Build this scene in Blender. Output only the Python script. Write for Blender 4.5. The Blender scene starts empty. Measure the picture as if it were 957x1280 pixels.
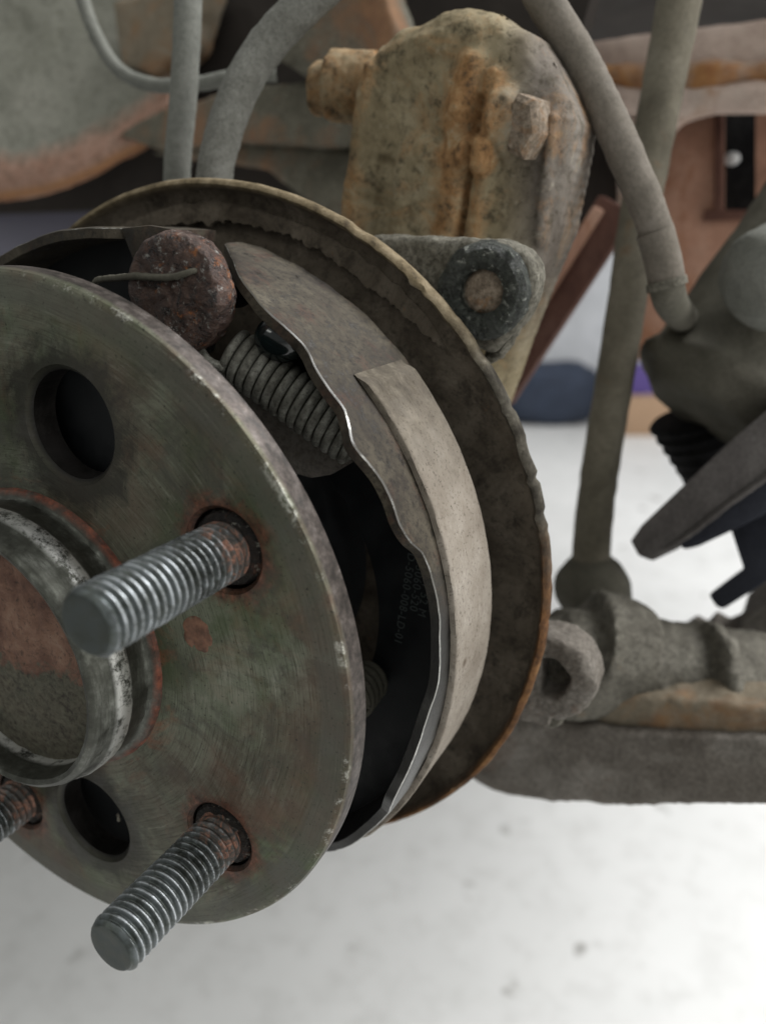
import bpy, bmesh, math, random
from mathutils import Vector, Matrix, noise
from math import sin, cos, pi, radians, sqrt, atan2, hypot
random.seed(4)

# ------------------------------------------------------------------ camera, world, lamps, exposure
H = 0.70                                   # height of the hub centre above the floor (m)
F_PX = 971.0
CAM = Vector((124.74, -93.62, 75.69))      # mm, hub frame: X right, Y along the axle away from us, Z up
RIGHT = Vector((0.88905, 0.45781, 0.0)); UP = Vector((-0.15394, 0.29896, 0.94177)); FWD = Vector((-0.43115, 0.83728, -0.33626))
def W(p): return Vector((p[0]*.001, p[1]*.001, p[2]*.001 + H))
sc = bpy.context.scene
cd = bpy.data.cameras.new('camera'); cam = bpy.data.objects.new('camera', cd); sc.collection.objects.link(cam); sc.camera = cam
cd.sensor_fit = 'HORIZONTAL'; cd.sensor_width = 36.0; cd.lens = F_PX/957*36; cd.clip_start = .005; cd.clip_end = 60
m = Matrix((RIGHT, UP, -FWD)).transposed().to_4x4(); m.translation = W(CAM); cam.matrix_world = m
cd.dof.use_dof = True; cd.dof.focus_distance = .143; cd.dof.aperture_fstop = 16.0

wd = bpy.data.worlds.new('World'); sc.world = wd; wd.use_nodes = True
wd.node_tree.nodes['Background'].inputs[0].default_value = (.96, .98, .95, 1); wd.node_tree.nodes['Background'].inputs[1].default_value = .36
def area(name, loc, aim, sx, sy, power, col):
    l = bpy.data.lights.new(name, 'AREA'); l.shape = 'RECTANGLE'; l.size = sx; l.size_y = sy; l.energy = power; l.color = col
    o = bpy.data.objects.new(name, l); sc.collection.objects.link(o); o.location = loc
    o.rotation_euler = (Vector(aim)-Vector(loc)).to_track_quat('-Z', 'Y').to_euler(); return o
area('open_bay_daylight', (2.6, .1, 1.35), (0, .2, .55), 2.2, 1.6, 36, (1, .99, .96))
area('workshop_ceiling_light', (1.25, 1.2, 2.7), (1.1, 1.0, 0), 1.6, 1.6, 140, (1, 1, 1))
area('ceiling_strip_light', (.4, -1.3, 2.3), (.1, .1, .7), 1.6, .22, 4, (1, 1, .95))
area('side_fill_light', (-1.3, -1.2, 2.1), (0, 0, .7), 1.2, .25, 4, (1, 1, .95))  # added soft fill from the front left, no known source
sc.view_settings.view_transform = 'Standard'; sc.view_settings.look = 'None'; sc.view_settings.exposure = 0; sc.view_settings.gamma = 1
sc.render.engine = 'CYCLES'; sc.cycles.use_denoising = True; sc.cycles.max_bounces = 8

# ------------------------------------------------------------------ helpers
def P(px, py, Y):                          # point of the photograph's grid (957 x 1280) on the plane Y mm along the axle
    d = RIGHT*((px-478.5)/F_PX) - UP*((py-640)/F_PX) + FWD
    return CAM + d*((Y-CAM.y)/d.y)
def PF(px, py, z=-700):                    # the same on a level plane
    d = RIGHT*((px-478.5)/F_PX) - UP*((py-640)/F_PX) + FWD
    return CAM + d*((z-CAM.z)/d.z)
ORG = {}
def link(o): sc.collection.objects.link(o); return o
def thing(name, label, cat, loc, group=None):
    o = link(bpy.data.objects.new(name, None)); o.empty_display_size = .01; o.location = W(loc); ORG[o.name] = Vector(loc)
    o['label'] = label; o['category'] = cat
    if group: o['group'] = group
    return o
def tag(o, label, cat, group=None):
    o['label'] = label; o['category'] = cat
    if group: o['group'] = group
    return o
def obj(name, bm, mat, parent=None, origin=None, smooth=True, sharp=40, label=None):
    """bm is in hub-frame mm; one mesh object with its origin at parent's origin (or origin)."""
    po = ORG[parent.name] if parent else None
    org = Vector(origin) if origin is not None else (po.copy() if po is not None else Vector((0, 0, 0)))
    for v in bm.verts: v.co = (v.co-org)*.001
    me = bpy.data.meshes.new(name); bm.to_mesh(me); bm.free()
    if smooth:
        me.polygons.foreach_set('use_smooth', [True]*len(me.polygons))
        try: me.set_sharp_from_angle(angle=radians(sharp))
        except Exception: pass
    for mm in (mat if isinstance(mat, (list, tuple)) else [mat]): me.materials.append(mm)
    o = link(bpy.data.objects.new(name, me)); ORG[o.name] = org
    if parent: o.parent = parent; o.location = (org-po)*.001
    else: o.location = W(org)
    if label: o['label'] = label
    return o
def struct(o): o['kind'] = 'structure'; return o
def catmull(pts, n=10):
    pts = [Vector(p) for p in pts]; Q = [pts[0]*2-pts[1]] + pts + [pts[-1]*2-pts[-2]]; out = []
    for i in range(1, len(Q)-2):
        a, b, c, d = Q[i-1:i+3]
        for k in range(n):
            t = k/n; out.append(.5*((2*b)+(c-a)*t+(2*a-5*b+4*c-d)*t*t+(3*b-a-3*c+d)*t**3))
    out.append(pts[-1]); return out
def lerp_tab(tab, x):
    if x <= tab[0][0]: return tab[0][1]
    for (a, b), (c, d) in zip(tab, tab[1:]):
        if x <= c: return b+(d-b)*(x-a)/(c-a)
    return tab[-1][1]
def smooth_tab(tab, x):
    if x <= tab[0][0]: return tab[0][1]
    if x >= tab[-1][0]: return tab[-1][1]
    for i in range(len(tab)-1):
        if x <= tab[i+1][0]:
            (x0, y0), (x1, y1) = tab[i], tab[i+1]
            m0 = (y1-y0)/(x1-x0) if i == 0 else (tab[i+1][1]-tab[i-1][1])/(tab[i+1][0]-tab[i-1][0])
            m1 = (y1-y0)/(x1-x0) if i+2 >= len(tab) else (tab[i+2][1]-tab[i][1])/(tab[i+2][0]-tab[i][0])
            h = x1-x0; t = (x-x0)/h
            return (2*t**3-3*t*t+1)*y0+(t**3-2*t*t+t)*h*m0+(-2*t**3+3*t*t)*y1+(t**3-t*t)*h*m1
def grid_faces(bm, rows, closed_u=False, closed_v=False):
    nu, nv = len(rows), len(rows[0])
    for i in range(nu if closed_u else nu-1):
        for j in range(nv if closed_v else nv-1):
            a = rows[i][j]; b = rows[(i+1) % nu][j]; c = rows[(i+1) % nu][(j+1) % nv]; d = rows[i][(j+1) % nv]
            if len({a, b, c, d}) == 4: bm.faces.new((a, b, c, d))
def nz(p, s, seed=0.0): return noise.noise(Vector(p)*s+Vector((seed, seed*1.7, -seed)))
def fbm(p, s, seed=0.0, o=4): return noise.fractal(Vector(p)*s+Vector((seed, seed*1.7, -seed)), 1.0, 2.0, o)
def rough_up(bm, amp, s, seed=0.0):
    bm.normal_update()
    mv = [(v, v.co+v.normal*(fbm(v.co, s, seed)*amp)) for v in bm.verts]
    for v, c in mv: v.co = c
def tube(bm, pts, rad, seg=16, n=10, cap=True, spl=True):
    path = catmull(pts, n) if spl else [Vector(p) for p in pts]
    N = len(path); r = (lambda t: rad) if not callable(rad) else rad
    t0 = (path[1]-path[0]).normalized(); ref = Vector((0, 0, 1)) if abs(t0.z) < .9 else Vector((1, 0, 0))
    u = t0.cross(ref).normalized(); rows = []
    for i, p in enumerate(path):
        t = (path[min(i+1, N-1)]-path[max(i-1, 0)]).normalized()
        u = (u-t*u.dot(t)).normalized(); v = t.cross(u); R = r(i/(N-1))
        rows.append([bm.verts.new(p+u*(R*cos(2*pi*k/seg))+v*(R*sin(2*pi*k/seg))) for k in range(seg)])
    grid_faces(bm, rows, closed_v=True)
    if cap: bm.faces.new(list(reversed(rows[0]))); bm.faces.new(rows[-1])
    bmesh.ops.recalc_face_normals(bm, faces=bm.faces); return bm
def lathe(bm, prof, c=(0, 0), seg=128, a0=0, a1=360, closed_prof=False, jit=None):
    """profile of (r, y) turned about the axle direction through (x, z) = c"""
    full = abs(a1-a0) >= 360; n = seg if full else seg+1; rows = []
    for i in range(n):
        a = radians(a0+(a1-a0)*i/seg); row = []
        for k, (r, y) in enumerate(prof):
            if jit: r, y = jit(r, y, a, k)
            row.append(bm.verts.new((c[0]+r*cos(a), y, c[1]+r*sin(a))))
        rows.append(row)
    grid_faces(bm, rows, closed_u=full, closed_v=closed_prof)
    if not closed_prof and full:
        for k in (0, -1):
            try: bm.faces.new([rw[k] for rw in rows])
            except Exception: pass
    if not full and closed_prof: bm.faces.new(rows[0]); bm.faces.new(list(reversed(rows[-1])))
    bmesh.ops.recalc_face_normals(bm, faces=bm.faces); return bm
def cyl(bm, p, d, r, h, seg=32, r2=None, bev=0):
    d = Vector(d).normalized(); p = Vector(p); u = d.orthogonal().normalized(); v = d.cross(u); r2 = r if r2 is None else r2
    prof = [(r-bev, 0), (r, bev), (r2, h-bev), (r2-bev, h)] if bev else [(r, 0), (r2, h)]
    rows = [[bm.verts.new(p+d*y+u*(q*cos(2*pi*k/seg))+v*(q*sin(2*pi*k/seg))) for k in range(seg)] for q, y in prof]
    grid_faces(bm, rows, closed_v=True); bm.faces.new(list(reversed(rows[0]))); bm.faces.new(rows[-1])
    bmesh.ops.recalc_face_normals(bm, faces=bm.faces); return bm
def box(bm, c, s, rot=None, bev=0):
    r = bmesh.ops.create_cube(bm, size=1); vs = r['verts']; R = rot.to_matrix() if rot is not None and hasattr(rot, 'to_matrix') else rot
    for v in vs:
        q = Vector((v.co.x*s[0], v.co.y*s[1], v.co.z*s[2])); v.co = Vector(c)+((R @ q) if R is not None else q)
    if bev:
        es = list({e for v in vs for e in v.link_edges}); bmesh.ops.bevel(bm, geom=es, offset=bev, segments=2, affect='EDGES', profile=.6)
    return bm
def sphere(bm, c, r, sub=4, scale=(1, 1, 1)):
    q = bmesh.ops.create_icosphere(bm, subdivisions=sub, radius=r)
    for v in q['verts']: v.co = Vector((v.co.x*scale[0], v.co.y*scale[1], v.co.z*scale[2]))+Vector(c)
    return bm
def prism(bm, outline, thick):
    """closed outline of points, thickened along thick (a vector)"""
    a = [bm.verts.new(Vector(p)) for p in outline]; b = [bm.verts.new(Vector(p)+Vector(thick)) for p in outline]; n = len(a)
    bm.faces.new(a); bm.faces.new(list(reversed(b)))
    for i in range(n): bm.faces.new((a[i], b[i], b[(i+1) % n], a[(i+1) % n]))
    bmesh.ops.recalc_face_normals(bm, faces=bm.faces); return bm
def bevel_all(bm, w, seg=2, ang=30):
    es = [e for e in bm.edges if len(e.link_faces) == 2 and e.calc_face_angle(0) > radians(ang)]
    bmesh.ops.bevel(bm, geom=es, offset=w, segments=seg, affect='EDGES', profile=.6); return bm
def baked(bm, mods):
    """run modifiers over a bmesh and hand back the result as a bmesh"""
    me = bpy.data.meshes.new('tmp'); bm.to_mesh(me); bm.free(); o = link(bpy.data.objects.new('tmp', me))
    for typ, kw in mods:
        md = o.modifiers.new(typ, typ)
        for k, v in kw.items(): setattr(md, k, v)
    dg = bpy.context.evaluated_depsgraph_get(); ev = o.evaluated_get(dg); m2 = bpy.data.meshes.new_from_object(ev, depsgraph=dg)
    out = bmesh.new(); out.from_mesh(m2); bpy.data.objects.remove(o); bpy.data.meshes.remove(me); bpy.data.meshes.remove(m2); return out
def cast(bm, vox=1.2, it=6, amp=.6, s=.12, seed=0., amp2=.15, s2=.5):
    """fuse rough shapes into one cast body with soft joints and a pitted skin"""
    out = baked(bm, [('REMESH', dict(mode='VOXEL', voxel_size=vox)), ('SMOOTH', dict(factor=.5, iterations=it))])
    out.normal_update()
    mv = [(v, v.co+v.normal*(fbm(v.co, s, seed)*amp+fbm(v.co, s2, seed+5)*amp2)) for v in out.verts]
    for v, c in mv: v.co = c
    return out
def boolean(bm, cutter):
    me = bpy.data.meshes.new('cut'); cutter.to_mesh(me); cutter.free(); c = link(bpy.data.objects.new('cut', me))
    out = baked(bm, [('BOOLEAN', dict(operation='DIFFERENCE', object=c, solver='EXACT'))])
    bpy.data.objects.remove(c); bpy.data.meshes.remove(me); return out

# ------------------------------------------------------------------ materials
class Mat:
    def __init__(s, name):
        s.m = bpy.data.materials.new(name); s.m.use_nodes = True; s.t = s.m.node_tree; s.n = s.t.nodes; s.b = s.n['Principled BSDF']
        s.tc = s.n.new('ShaderNodeTexCoord'); s.obj = s.tc.outputs['Object']
    def L(s, a, b): s.t.links.new(a, b)
    def put(s, sock, v):
        if hasattr(v, 'is_output'): s.L(v, sock)
        elif isinstance(v, (tuple, list)) and len(v) == 3 and sock.type == 'RGBA': sock.default_value = (*v, 1)
        else: sock.default_value = v
    def noise(s, scale, detail=5, rough=.6, vec=None, dist=0, out=0):
        n = s.n.new('ShaderNodeTexNoise'); n.inputs['Scale'].default_value = scale; n.inputs['Detail'].default_value = detail
        n.inputs['Roughness'].default_value = rough; n.inputs['Distortion'].default_value = dist; s.L(vec or s.obj, n.inputs['Vector']); return n.outputs[out]
    def ramp(s, f, stops):
        r = s.n.new('ShaderNodeValToRGB'); e = r.color_ramp.elements
        while len(e) < len(stops): e.new(.5)
        for el, (p, c) in zip(e, stops): el.position = p; el.color = (*c, 1) if isinstance(c, (tuple, list)) else (c, c, c, 1)
        s.L(f, r.inputs[0]); return r.outputs[0]
    def mix(s, f, a, b, mode='MIX'):
        n = s.n.new('ShaderNodeMix'); n.data_type = 'RGBA'; n.blend_type = mode
        s.put(n.inputs[0], f); s.put(n.inputs[6], a); s.put(n.inputs[7], b); return n.outputs[2]
    def math(s, op, a, b=0., c=None):
        n = s.n.new('ShaderNodeMath'); n.operation = op; s.put(n.inputs[0], a); s.put(n.inputs[1], b)
        if c is not None: s.put(n.inputs[2], c)
        return n.outputs[0]
    def sep(s, v=None):
        n = s.n.new('ShaderNodeSeparateXYZ'); s.L(v or s.obj, n.inputs[0]); return n.outputs
    def comb(s, x, y, z=0.):
        n = s.n.new('ShaderNodeCombineXYZ'); s.put(n.inputs[0], x); s.put(n.inputs[1], y); s.put(n.inputs[2], z); return n.outputs[0]
    def band(s, v, a, b, c, d):            # 0 below a, 1 between b and c, 0 above d
        n = s.n.new('ShaderNodeMapRange'); s.L(v, n.inputs[0]); n.inputs[1].default_value = a; n.inputs[2].default_value = b
        k = s.n.new('ShaderNodeMapRange'); s.L(v, k.inputs[0]); k.inputs[1].default_value = c; k.inputs[2].default_value = d; k.inputs[3].default_value = 1; k.inputs[4].default_value = 0
        return s.math('MULTIPLY', n.outputs[0], k.outputs[0])
    def bump(s, h, strength=.3, dist=.0004):
        n = s.n.new('ShaderNodeBump'); n.inputs['Strength'].default_value = strength; n.inputs['Distance'].default_value = dist
        s.L(h, n.inputs['Height'])
        if s.b.inputs['Normal'].is_linked: s.L(s.b.inputs['Normal'].links[0].from_socket, n.inputs['Normal'])
        s.L(n.outputs[0], s.b.inputs['Normal'])
    def fin(s, col, rough=.7, metal=0., spec=None, coat=None):
        s.put(s.b.inputs['Base Color'], col); s.put(s.b.inputs['Roughness'], rough); s.put(s.b.inputs['Metallic'], metal)
        if spec is not None: s.b.inputs['Specular IOR Level'].default_value = spec
        if coat is not None: s.put(s.b.inputs['Coat Weight'], coat); s.b.inputs['Coat Roughness'].default_value = .25
        return s.m

def dirty(name, cols, sc_=60, rust=None, rough=(.65, .95), metal=0., bump=.5, bdist=.0006, grit=900, light=None, spec=.12, soft=1.0, low=None):
    """layered grime: big tone patches, grit, optional rust patches (colour a, colour b, low, high, scale), optional pale scuffs"""
    k = Mat(name); n1 = k.noise(sc_, 8, .72, dist=.5); n = len(cols)
    col = k.ramp(n1, [(.28+.46*i/max(1, n-1), c) for i, c in enumerate(cols)])
    g = k.noise(grit, 4, .7); col = k.mix(k.ramp(g, [(.36, .75*soft), (.58, 0)]), col, tuple(c*.4 for c in cols[0]))
    n2 = k.noise(sc_*4.3, 6, .72); col = k.mix(k.ramp(n2, [(.36, .6*soft), (.50, 0)]), col, tuple(c*.6 for c in cols[0])); col = k.mix(k.ramp(n2, [(.56, 0), (.70, .45*soft)]), col, tuple(min(.8, c*1.3) for c in cols[-1]))
    if rust:
        ca, cb, lo, hi, rs = rust; r = k.noise(rs, 7, .68, dist=.8)
        rc = k.ramp(n2, [(.35, ca), (.65, cb)]); col = k.mix(k.ramp(r, [(lo, 0), (hi, 1)]), col, rc)
    if low:                                # rust or dirt creeping up from below: (colour a, colour b, level in m, spread)
        zz = k.sep()[2]; r = k.math('ADD', k.math('MULTIPLY', k.math('SUBTRACT', low[2], zz), 1/low[3]), k.math('MULTIPLY', k.noise(45, 6, .7), 1.6)); col = k.mix(k.ramp(r, [(.55, 0), (1.0, .85)]), col, k.ramp(n2, [(.35, low[0]), (.65, low[1])]))
    if light:
        lc, lo, hi, ls = light; col = k.mix(k.ramp(k.noise(ls, 5, .75), [(lo, 0), (hi, 1)]), col, lc)
    k.bump(n2, bump, bdist*1.5); k.bump(g, bump*.7, bdist*.5)
    return k.fin(col, k.ramp(n2, [(.3, rough[0]), (.7, rough[1])]), metal, spec)

def m_flange():
    k = Mat('brushed_hub_steel'); x, y, z = k.sep()
    r = k.math('SQRT', k.math('ADD', k.math('MULTIPLY', x, x), k.math('MULTIPLY', z, z))); a = k.math('ARCTAN2', z, x)
    # fine turning marks: long round the axle, short across it; wobble breaks the seam and the regularity
    wob = k.noise(40, 3, .5); rr = k.math('ADD', r, k.math('MULTIPLY', wob, .0022))
    ux = k.math('COSINE', a); uz = k.math('SINE', a)
    pol = k.comb(k.math('MULTIPLY', rr, 3000.), k.math('MULTIPLY', ux, 6.), k.math('MULTIPLY', uz, 6.))
    st = k.noise(1., 6, .75, pol); pol2 = k.comb(k.math('MULTIPLY', rr, 1100.), k.math('MULTIPLY', ux, 5.), k.math('MULTIPLY', uz, 5.)); st2 = k.noise(1., 4, .7, pol2)
    tone = k.ramp(k.noise(34, 5, .6, dist=.6), [(.30, (.054, .051, .035)), (.43, (.098, .098, .070)), (.55, (.142, .152, .112)), (.70, (.225, .228, .182))])
    vis = k.ramp(k.noise(22, 4, .6), [(.38, .35), (.62, 1)]); col = k.mix(k.math('MULTIPLY', vis, k.ramp(st, [(.36, .9), (.50, 0)])), tone, (.022, .021, .015))
    col = k.mix(k.ramp(st2, [(.54, 0), (.72, .38)]), col, (.33, .33, .27)); col = k.mix(k.ramp(k.noise(120, 7, .75, dist=.5), [(.34, .6), (.48, 0)]), col, (.040, .038, .024))
    col = k.mix(k.ramp(k.noise(30, 5, .65, k.comb(x, y, k.math('ADD', z, .51))), [(.48, 0), (.62, .75)]), col, (.066, .086, .043))
    oil = k.ramp(k.noise(48, 7, .74, k.comb(x, y, k.math('ADD', z, .83)), dist=.9), [(.48, 0), (.58, .75)]); col = k.mix(oil, col, (.036, .034, .024))
    fl = k.noise(1., 4, .7, k.comb(k.math('MULTIPLY', rr, 1500.), k.math('MULTIPLY', ux, 26.), k.math('MULTIPLY', uz, 26.))); col = k.mix(k.ramp(fl, [(.66, 0), (.70, .8)]), col, (.02, .018, .014))
    brown = k.ramp(k.noise(26, 5, .65, k.comb(k.math('ADD', x, .37), y, z)), [(.48, 0), (.66, .7)]); col = k.mix(brown, col, (.092, .058, .040))
    rust = k.math('MULTIPLY', k.ramp(k.noise(70, 7, .7, dist=1.), [(.52, 0), (.68, .9)]), k.math('ADD', k.band(r, .028, .029, .0305, .036), .16))
    col = k.mix(rust, col, k.ramp(k.noise(300, 5), [(.35, (.13, .035, .018)), (.65, (.30, .10, .05))]))
    def ring(cx, cz, r0, w):
        dx = k.math('SUBTRACT', x, cx); dz = k.math('SUBTRACT', z, cz); d = k.math('SQRT', k.math('ADD', k.math('MULTIPLY', dx, dx), k.math('MULTIPLY', dz, dz))); return k.math('SUBTRACT', 1., k.math('MULTIPLY', k.math('SUBTRACT', d, r0), 1/w))
    hn = k.noise(170, 8, .78, dist=.5); hm = None; sm = None
    for cx, cz in ((.0143, .0439), (.0047, -.0456)):
        q = ring(cx, cz, .0105, .011); hm = q if hm is None else k.math('MAXIMUM', hm, q)
    for a_ in (29.4, -41.2, -111.8):
        q = ring(.0538*cos(radians(a_)), .0538*sin(radians(a_)), .0078, .0085); sm = q if sm is None else k.math('MAXIMUM', sm, q)
    hm = k.ramp(k.math('ADD', k.math('MULTIPLY', k.math('MAXIMUM', hm, 0.), .55), k.math('MULTIPLY', hn, .9)), [(.66, 0), (.88, .85)]); col = k.mix(hm, col, (.026, .024, .019))
    sm = k.ramp(k.math('ADD', k.math('MULTIPLY', k.math('MAXIMUM', sm, 0.), .55), k.math('MULTIPLY', hn, .9)), [(.79, 0), (1.02, .85)]); col = k.mix(sm, col, k.ramp(k.noise(420, 5, .75), [(.36, (.030, .016, .011)), (.55, (.13, .050, .030)), (.68, (.25, .105, .065))]))
    # dark wear ring near the rim, bright knocks on the corner
    col = k.mix(k.math('MULTIPLY', k.band(r, .0640, .0655, .0690, .0698), .55), col, (.075, .076, .062))
    pit = k.ramp(k.noise(1500, 3, .6), [(.60, 0), (.70, .8)]); col = k.mix(pit, col, (.015, .014, .011))
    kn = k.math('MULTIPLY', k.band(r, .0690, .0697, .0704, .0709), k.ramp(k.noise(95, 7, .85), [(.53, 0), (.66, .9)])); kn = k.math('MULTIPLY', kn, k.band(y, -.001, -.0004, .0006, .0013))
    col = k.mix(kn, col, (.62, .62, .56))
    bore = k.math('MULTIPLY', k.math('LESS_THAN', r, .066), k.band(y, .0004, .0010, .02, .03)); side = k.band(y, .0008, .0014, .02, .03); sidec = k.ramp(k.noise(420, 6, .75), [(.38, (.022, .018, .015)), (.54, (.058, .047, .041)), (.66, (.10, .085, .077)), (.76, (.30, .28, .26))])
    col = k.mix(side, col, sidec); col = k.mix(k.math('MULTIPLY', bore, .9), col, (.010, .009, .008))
    k.bump(st, .35, .00012); k.bump(k.noise(900, 4, .7), .25, .00015)
    return k.fin(col, k.math('ADD', k.ramp(st, [(.3, .60), (.7, .40)]), k.math('MULTIPLY', brown, .2)), k.math('SUBTRACT', .72, k.math('MULTIPLY', k.math('MAXIMUM', brown, oil), .5)))
def m_stud():
    k = Mat('zinc_stud_thread'); x, y, z = k.sep()         # the stud's own frame: y from -27 mm at the tip to the flange at 0
    r = k.math('SQRT', k.math('ADD', k.math('MULTIPLY', x, x), k.math('MULTIPLY', z, z)))
    crest = k.ramp(k.math('DIVIDE', k.math('SUBTRACT', r, .0044), .00092), [(0, (.070, .080, .078)), (.5, (.125, .140, .143)), (.80, (.18, .197, .206)), (1, (.55, .58, .61))])
    n = k.noise(420, 6, .75); col = k.mix(k.ramp(n, [(.42, 0), (.62, .75)]), crest, (.045, .050, .040))
    band = k.math('MULTIPLY', k.band(y, -.0175, -.0105, -.006, -.003), k.ramp(k.noise(560, 7, .82), [(.40, .15), (.56, 1)])); col = k.mix(k.math('MULTIPLY', band, .85), col, (.020, .021, .017))     # greasy dirt in the inner turns
    base = k.math('ADD', k.math('MULTIPLY', k.math('ADD', y, .0062), 260.), k.math('MULTIPLY', k.math('SUBTRACT', k.noise(260, 7, .78), .5), 5.0))
    base = k.math('MINIMUM', k.math('MAXIMUM', base, 0.), 1.); crud = k.ramp(k.noise(360, 8, .8, dist=.6), [(.40, (.012, .010, .008)), (.50, (.050, .040, .031)), (.56, (.20, .085, .052)), (.63, (.33, .165, .11)), (.70, (.45, .38, .32))])
    col = k.mix(k.math('MULTIPLY', base, .92), col, crud); k.bump(n, .4, .0002)
    return k.fin(col, k.math('ADD', k.ramp(n, [(.4, .50), (.65, .30)]), k.math('MULTIPLY', base, .3)), k.math('SUBTRACT', .9, k.math('MULTIPLY', base, .75)))
def m_ring():
    k = Mat('pilot_ring_steel'); x, y, z = k.sep(); a = k.math('ARCTAN2', z, x)
    ux = k.math('COSINE', a); uz = k.math('SINE', a); v = k.comb(k.math('MULTIPLY', y, 1700.), k.math('MULTIPLY', ux, 7.), k.math('MULTIPLY', uz, 7.))
    st = k.noise(1., 6, .75, v); n = k.noise(150, 6, .7)
    col = k.ramp(n, [(.34, (.030, .030, .024)), (.5, (.080, .083, .070)), (.68, (.17, .175, .155))]); col = k.mix(k.ramp(st, [(.4, .7), (.58, 0)]), col, (.05, .05, .042))
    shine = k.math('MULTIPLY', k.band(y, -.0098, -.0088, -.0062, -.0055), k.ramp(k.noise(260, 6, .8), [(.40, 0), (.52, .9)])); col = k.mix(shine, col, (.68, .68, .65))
    rust = k.math('MULTIPLY', k.band(y, -.0013, -.0008, .002, .004), k.ramp(k.noise(170, 7, .75), [(.36, .1), (.58, 1)]))
    col = k.mix(rust, col, k.ramp(k.noise(500, 5), [(.35, (.075, .024, .015)), (.66, (.27, .085, .048))]))
    k.bump(st, .3, .00015); k.bump(k.noise(800, 4, .7), .3, .0002)
    return k.fin(col, k.math('ADD', .42, k.math('MULTIPLY', rust, .45)), k.math('SUBTRACT', .78, k.math('MULTIPLY', rust, .7)))
def m_cup():
    k = Mat('rusty_bore_floor'); n = k.noise(110, 7, .7, dist=.5); g = k.noise(800, 5, .75); x, y, z = k.sep()
    col = k.ramp(n, [(.30, (.040, .016, .010)), (.45, (.105, .050, .032)), (.58, (.17, .092, .060)), (.74, (.25, .165, .12))])
    low = k.math('ADD', k.math('MULTIPLY', z, -80.), k.math('MULTIPLY', k.noise(160, 5, .7), 1.6)); low = k.ramp(low, [(.88, 0), (1.0, .85)])    # darker and greener towards the bottom of the bore
    col = k.mix(low, col, k.ramp(g, [(.35, (.018, .022, .014)), (.65, (.085, .09, .062))])); col = k.mix(k.ramp(g, [(.32, .8), (.46, 0)]), col, (.02, .012, .008))
    k.bump(g, .7, .0005); return k.fin(col, .8, .05)
def m_plate():
    k = Mat('rusty_backing_plate'); x, y, z = k.sep(); r = k.math('SQRT', k.math('ADD', k.math('MULTIPLY', x, x), k.math('MULTIPLY', z, z)))
    n = k.noise(55, 6, .7, dist=.6); g = k.noise(700, 5, .75); col = k.ramp(n, [(.30, (.036, .028, .020)), (.48, (.085, .070, .053)), (.66, (.145, .122, .095))])
    col = k.mix(k.ramp(k.noise(210, 6, .75), [(.64, 0), (.72, .8)]), col, (.17, .075, .028)); col = k.mix(k.ramp(k.noise(150, 7, .75), [(.38, .7), (.50, 0)]), col, (.028, .023, .018)); col = k.mix(k.ramp(g, [(.34, .45), (.46, 0)]), col, (.018, .015, .012))
    edge = k.band(r, .0855, .0865, .095, .1); lowr = k.band(z, -.095, -.085, .0, .02)
    ec = k.mix(k.ramp(k.math('ADD', z, k.math('MULTIPLY', k.noise(60, 4), .02)), [(.058, 0), (.078, 1)]), k.ramp(k.noise(190, 7, .75), [(.38, (.022, .019, .015)), (.54, (.058, .052, .041)), (.66, (.10, .092, .074)), (.74, (.24, .225, .19))]), k.ramp(k.noise(190, 7, .75), [(.34, (.05, .038, .024)), (.5, (.15, .118, .072)), (.68, (.26, .21, .14))]))
    oc = k.ramp(k.noise(160, 7, .75), [(.36, (.042, .022, .013)), (.52, (.13, .064, .028)), (.7, (.25, .14, .06))])
    col = k.mix(edge, col, k.mix(k.math('MULTIPLY', lowr, k.ramp(k.noise(70, 4), [(.35, .35), (.5, 1)])), ec, oc))
    k.bump(n, .5, .0012); k.bump(g, .6, .0005); return k.fin(col, .85, .0, .12)
def m_table():
    k = Mat('worn_shoe_table'); n = k.noise(70, 8, .72, dist=.6); g = k.noise(900, 5, .75); n2 = k.noise(260, 6, .75)
    col = k.ramp(n, [(.28, (.014, .010, .008)), (.44, (.036, .029, .020)), (.58, (.062, .052, .036)), (.74, (.105, .092, .068))])
    col = k.mix(k.ramp(k.noise(110, 6, .72), [(.54, 0), (.66, .6)]), col, (.060, .027, .018)); col = k.mix(k.ramp(n2, [(.38, .75), (.50, 0)]), col, (.010, .008, .006)); col = k.mix(k.ramp(g, [(.36, .7), (.5, 0)]), col, (.012, .009, .007))
    lo = k.ramp(k.math('ADD', k.math('MULTIPLY', k.sep()[2], -40.), k.math('MULTIPLY', n, 1.4)), [(.35, 0), (.75, .9)]); col = k.mix(lo, col, (.020, .020, .019))     # paint that still holds on the lower half
    k.bump(n, .35, .0008); k.bump(n2, .3, .0004); k.bump(g, .45, .0003); return k.fin(col, k.mix(lo, k.ramp(n2, [(.34, .32), (.44, .75)]), (.33, .33, .33)), .0, .3)
def m_wear():
    k = Mat('worn_corner_steel'); n = k.noise(120, 6, .75); x, y, z = k.sep()
    f = k.math('ADD', k.ramp(n, [(.52, 0), (.62, .7)]), k.math('MULTIPLY', k.band(z, -.09, -.07, -.005, .012), .55)); f = k.math('MINIMUM', f, 1.)
    col = k.mix(f, (.040, .036, .028), (.36, .36, .34)); return k.fin(col, .34, k.math('MULTIPLY', f, .85))
def m_black():
    k = Mat('black_painted_steel'); n = k.noise(160, 5, .7)
    k.bump(n, .15, .0003); return k.fin(k.ramp(n, [(.35, (.004, .005, .006)), (.7, (.011, .012, .013))]), k.ramp(n, [(.3, .42), (.7, .65)]), 0., .25)
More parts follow.
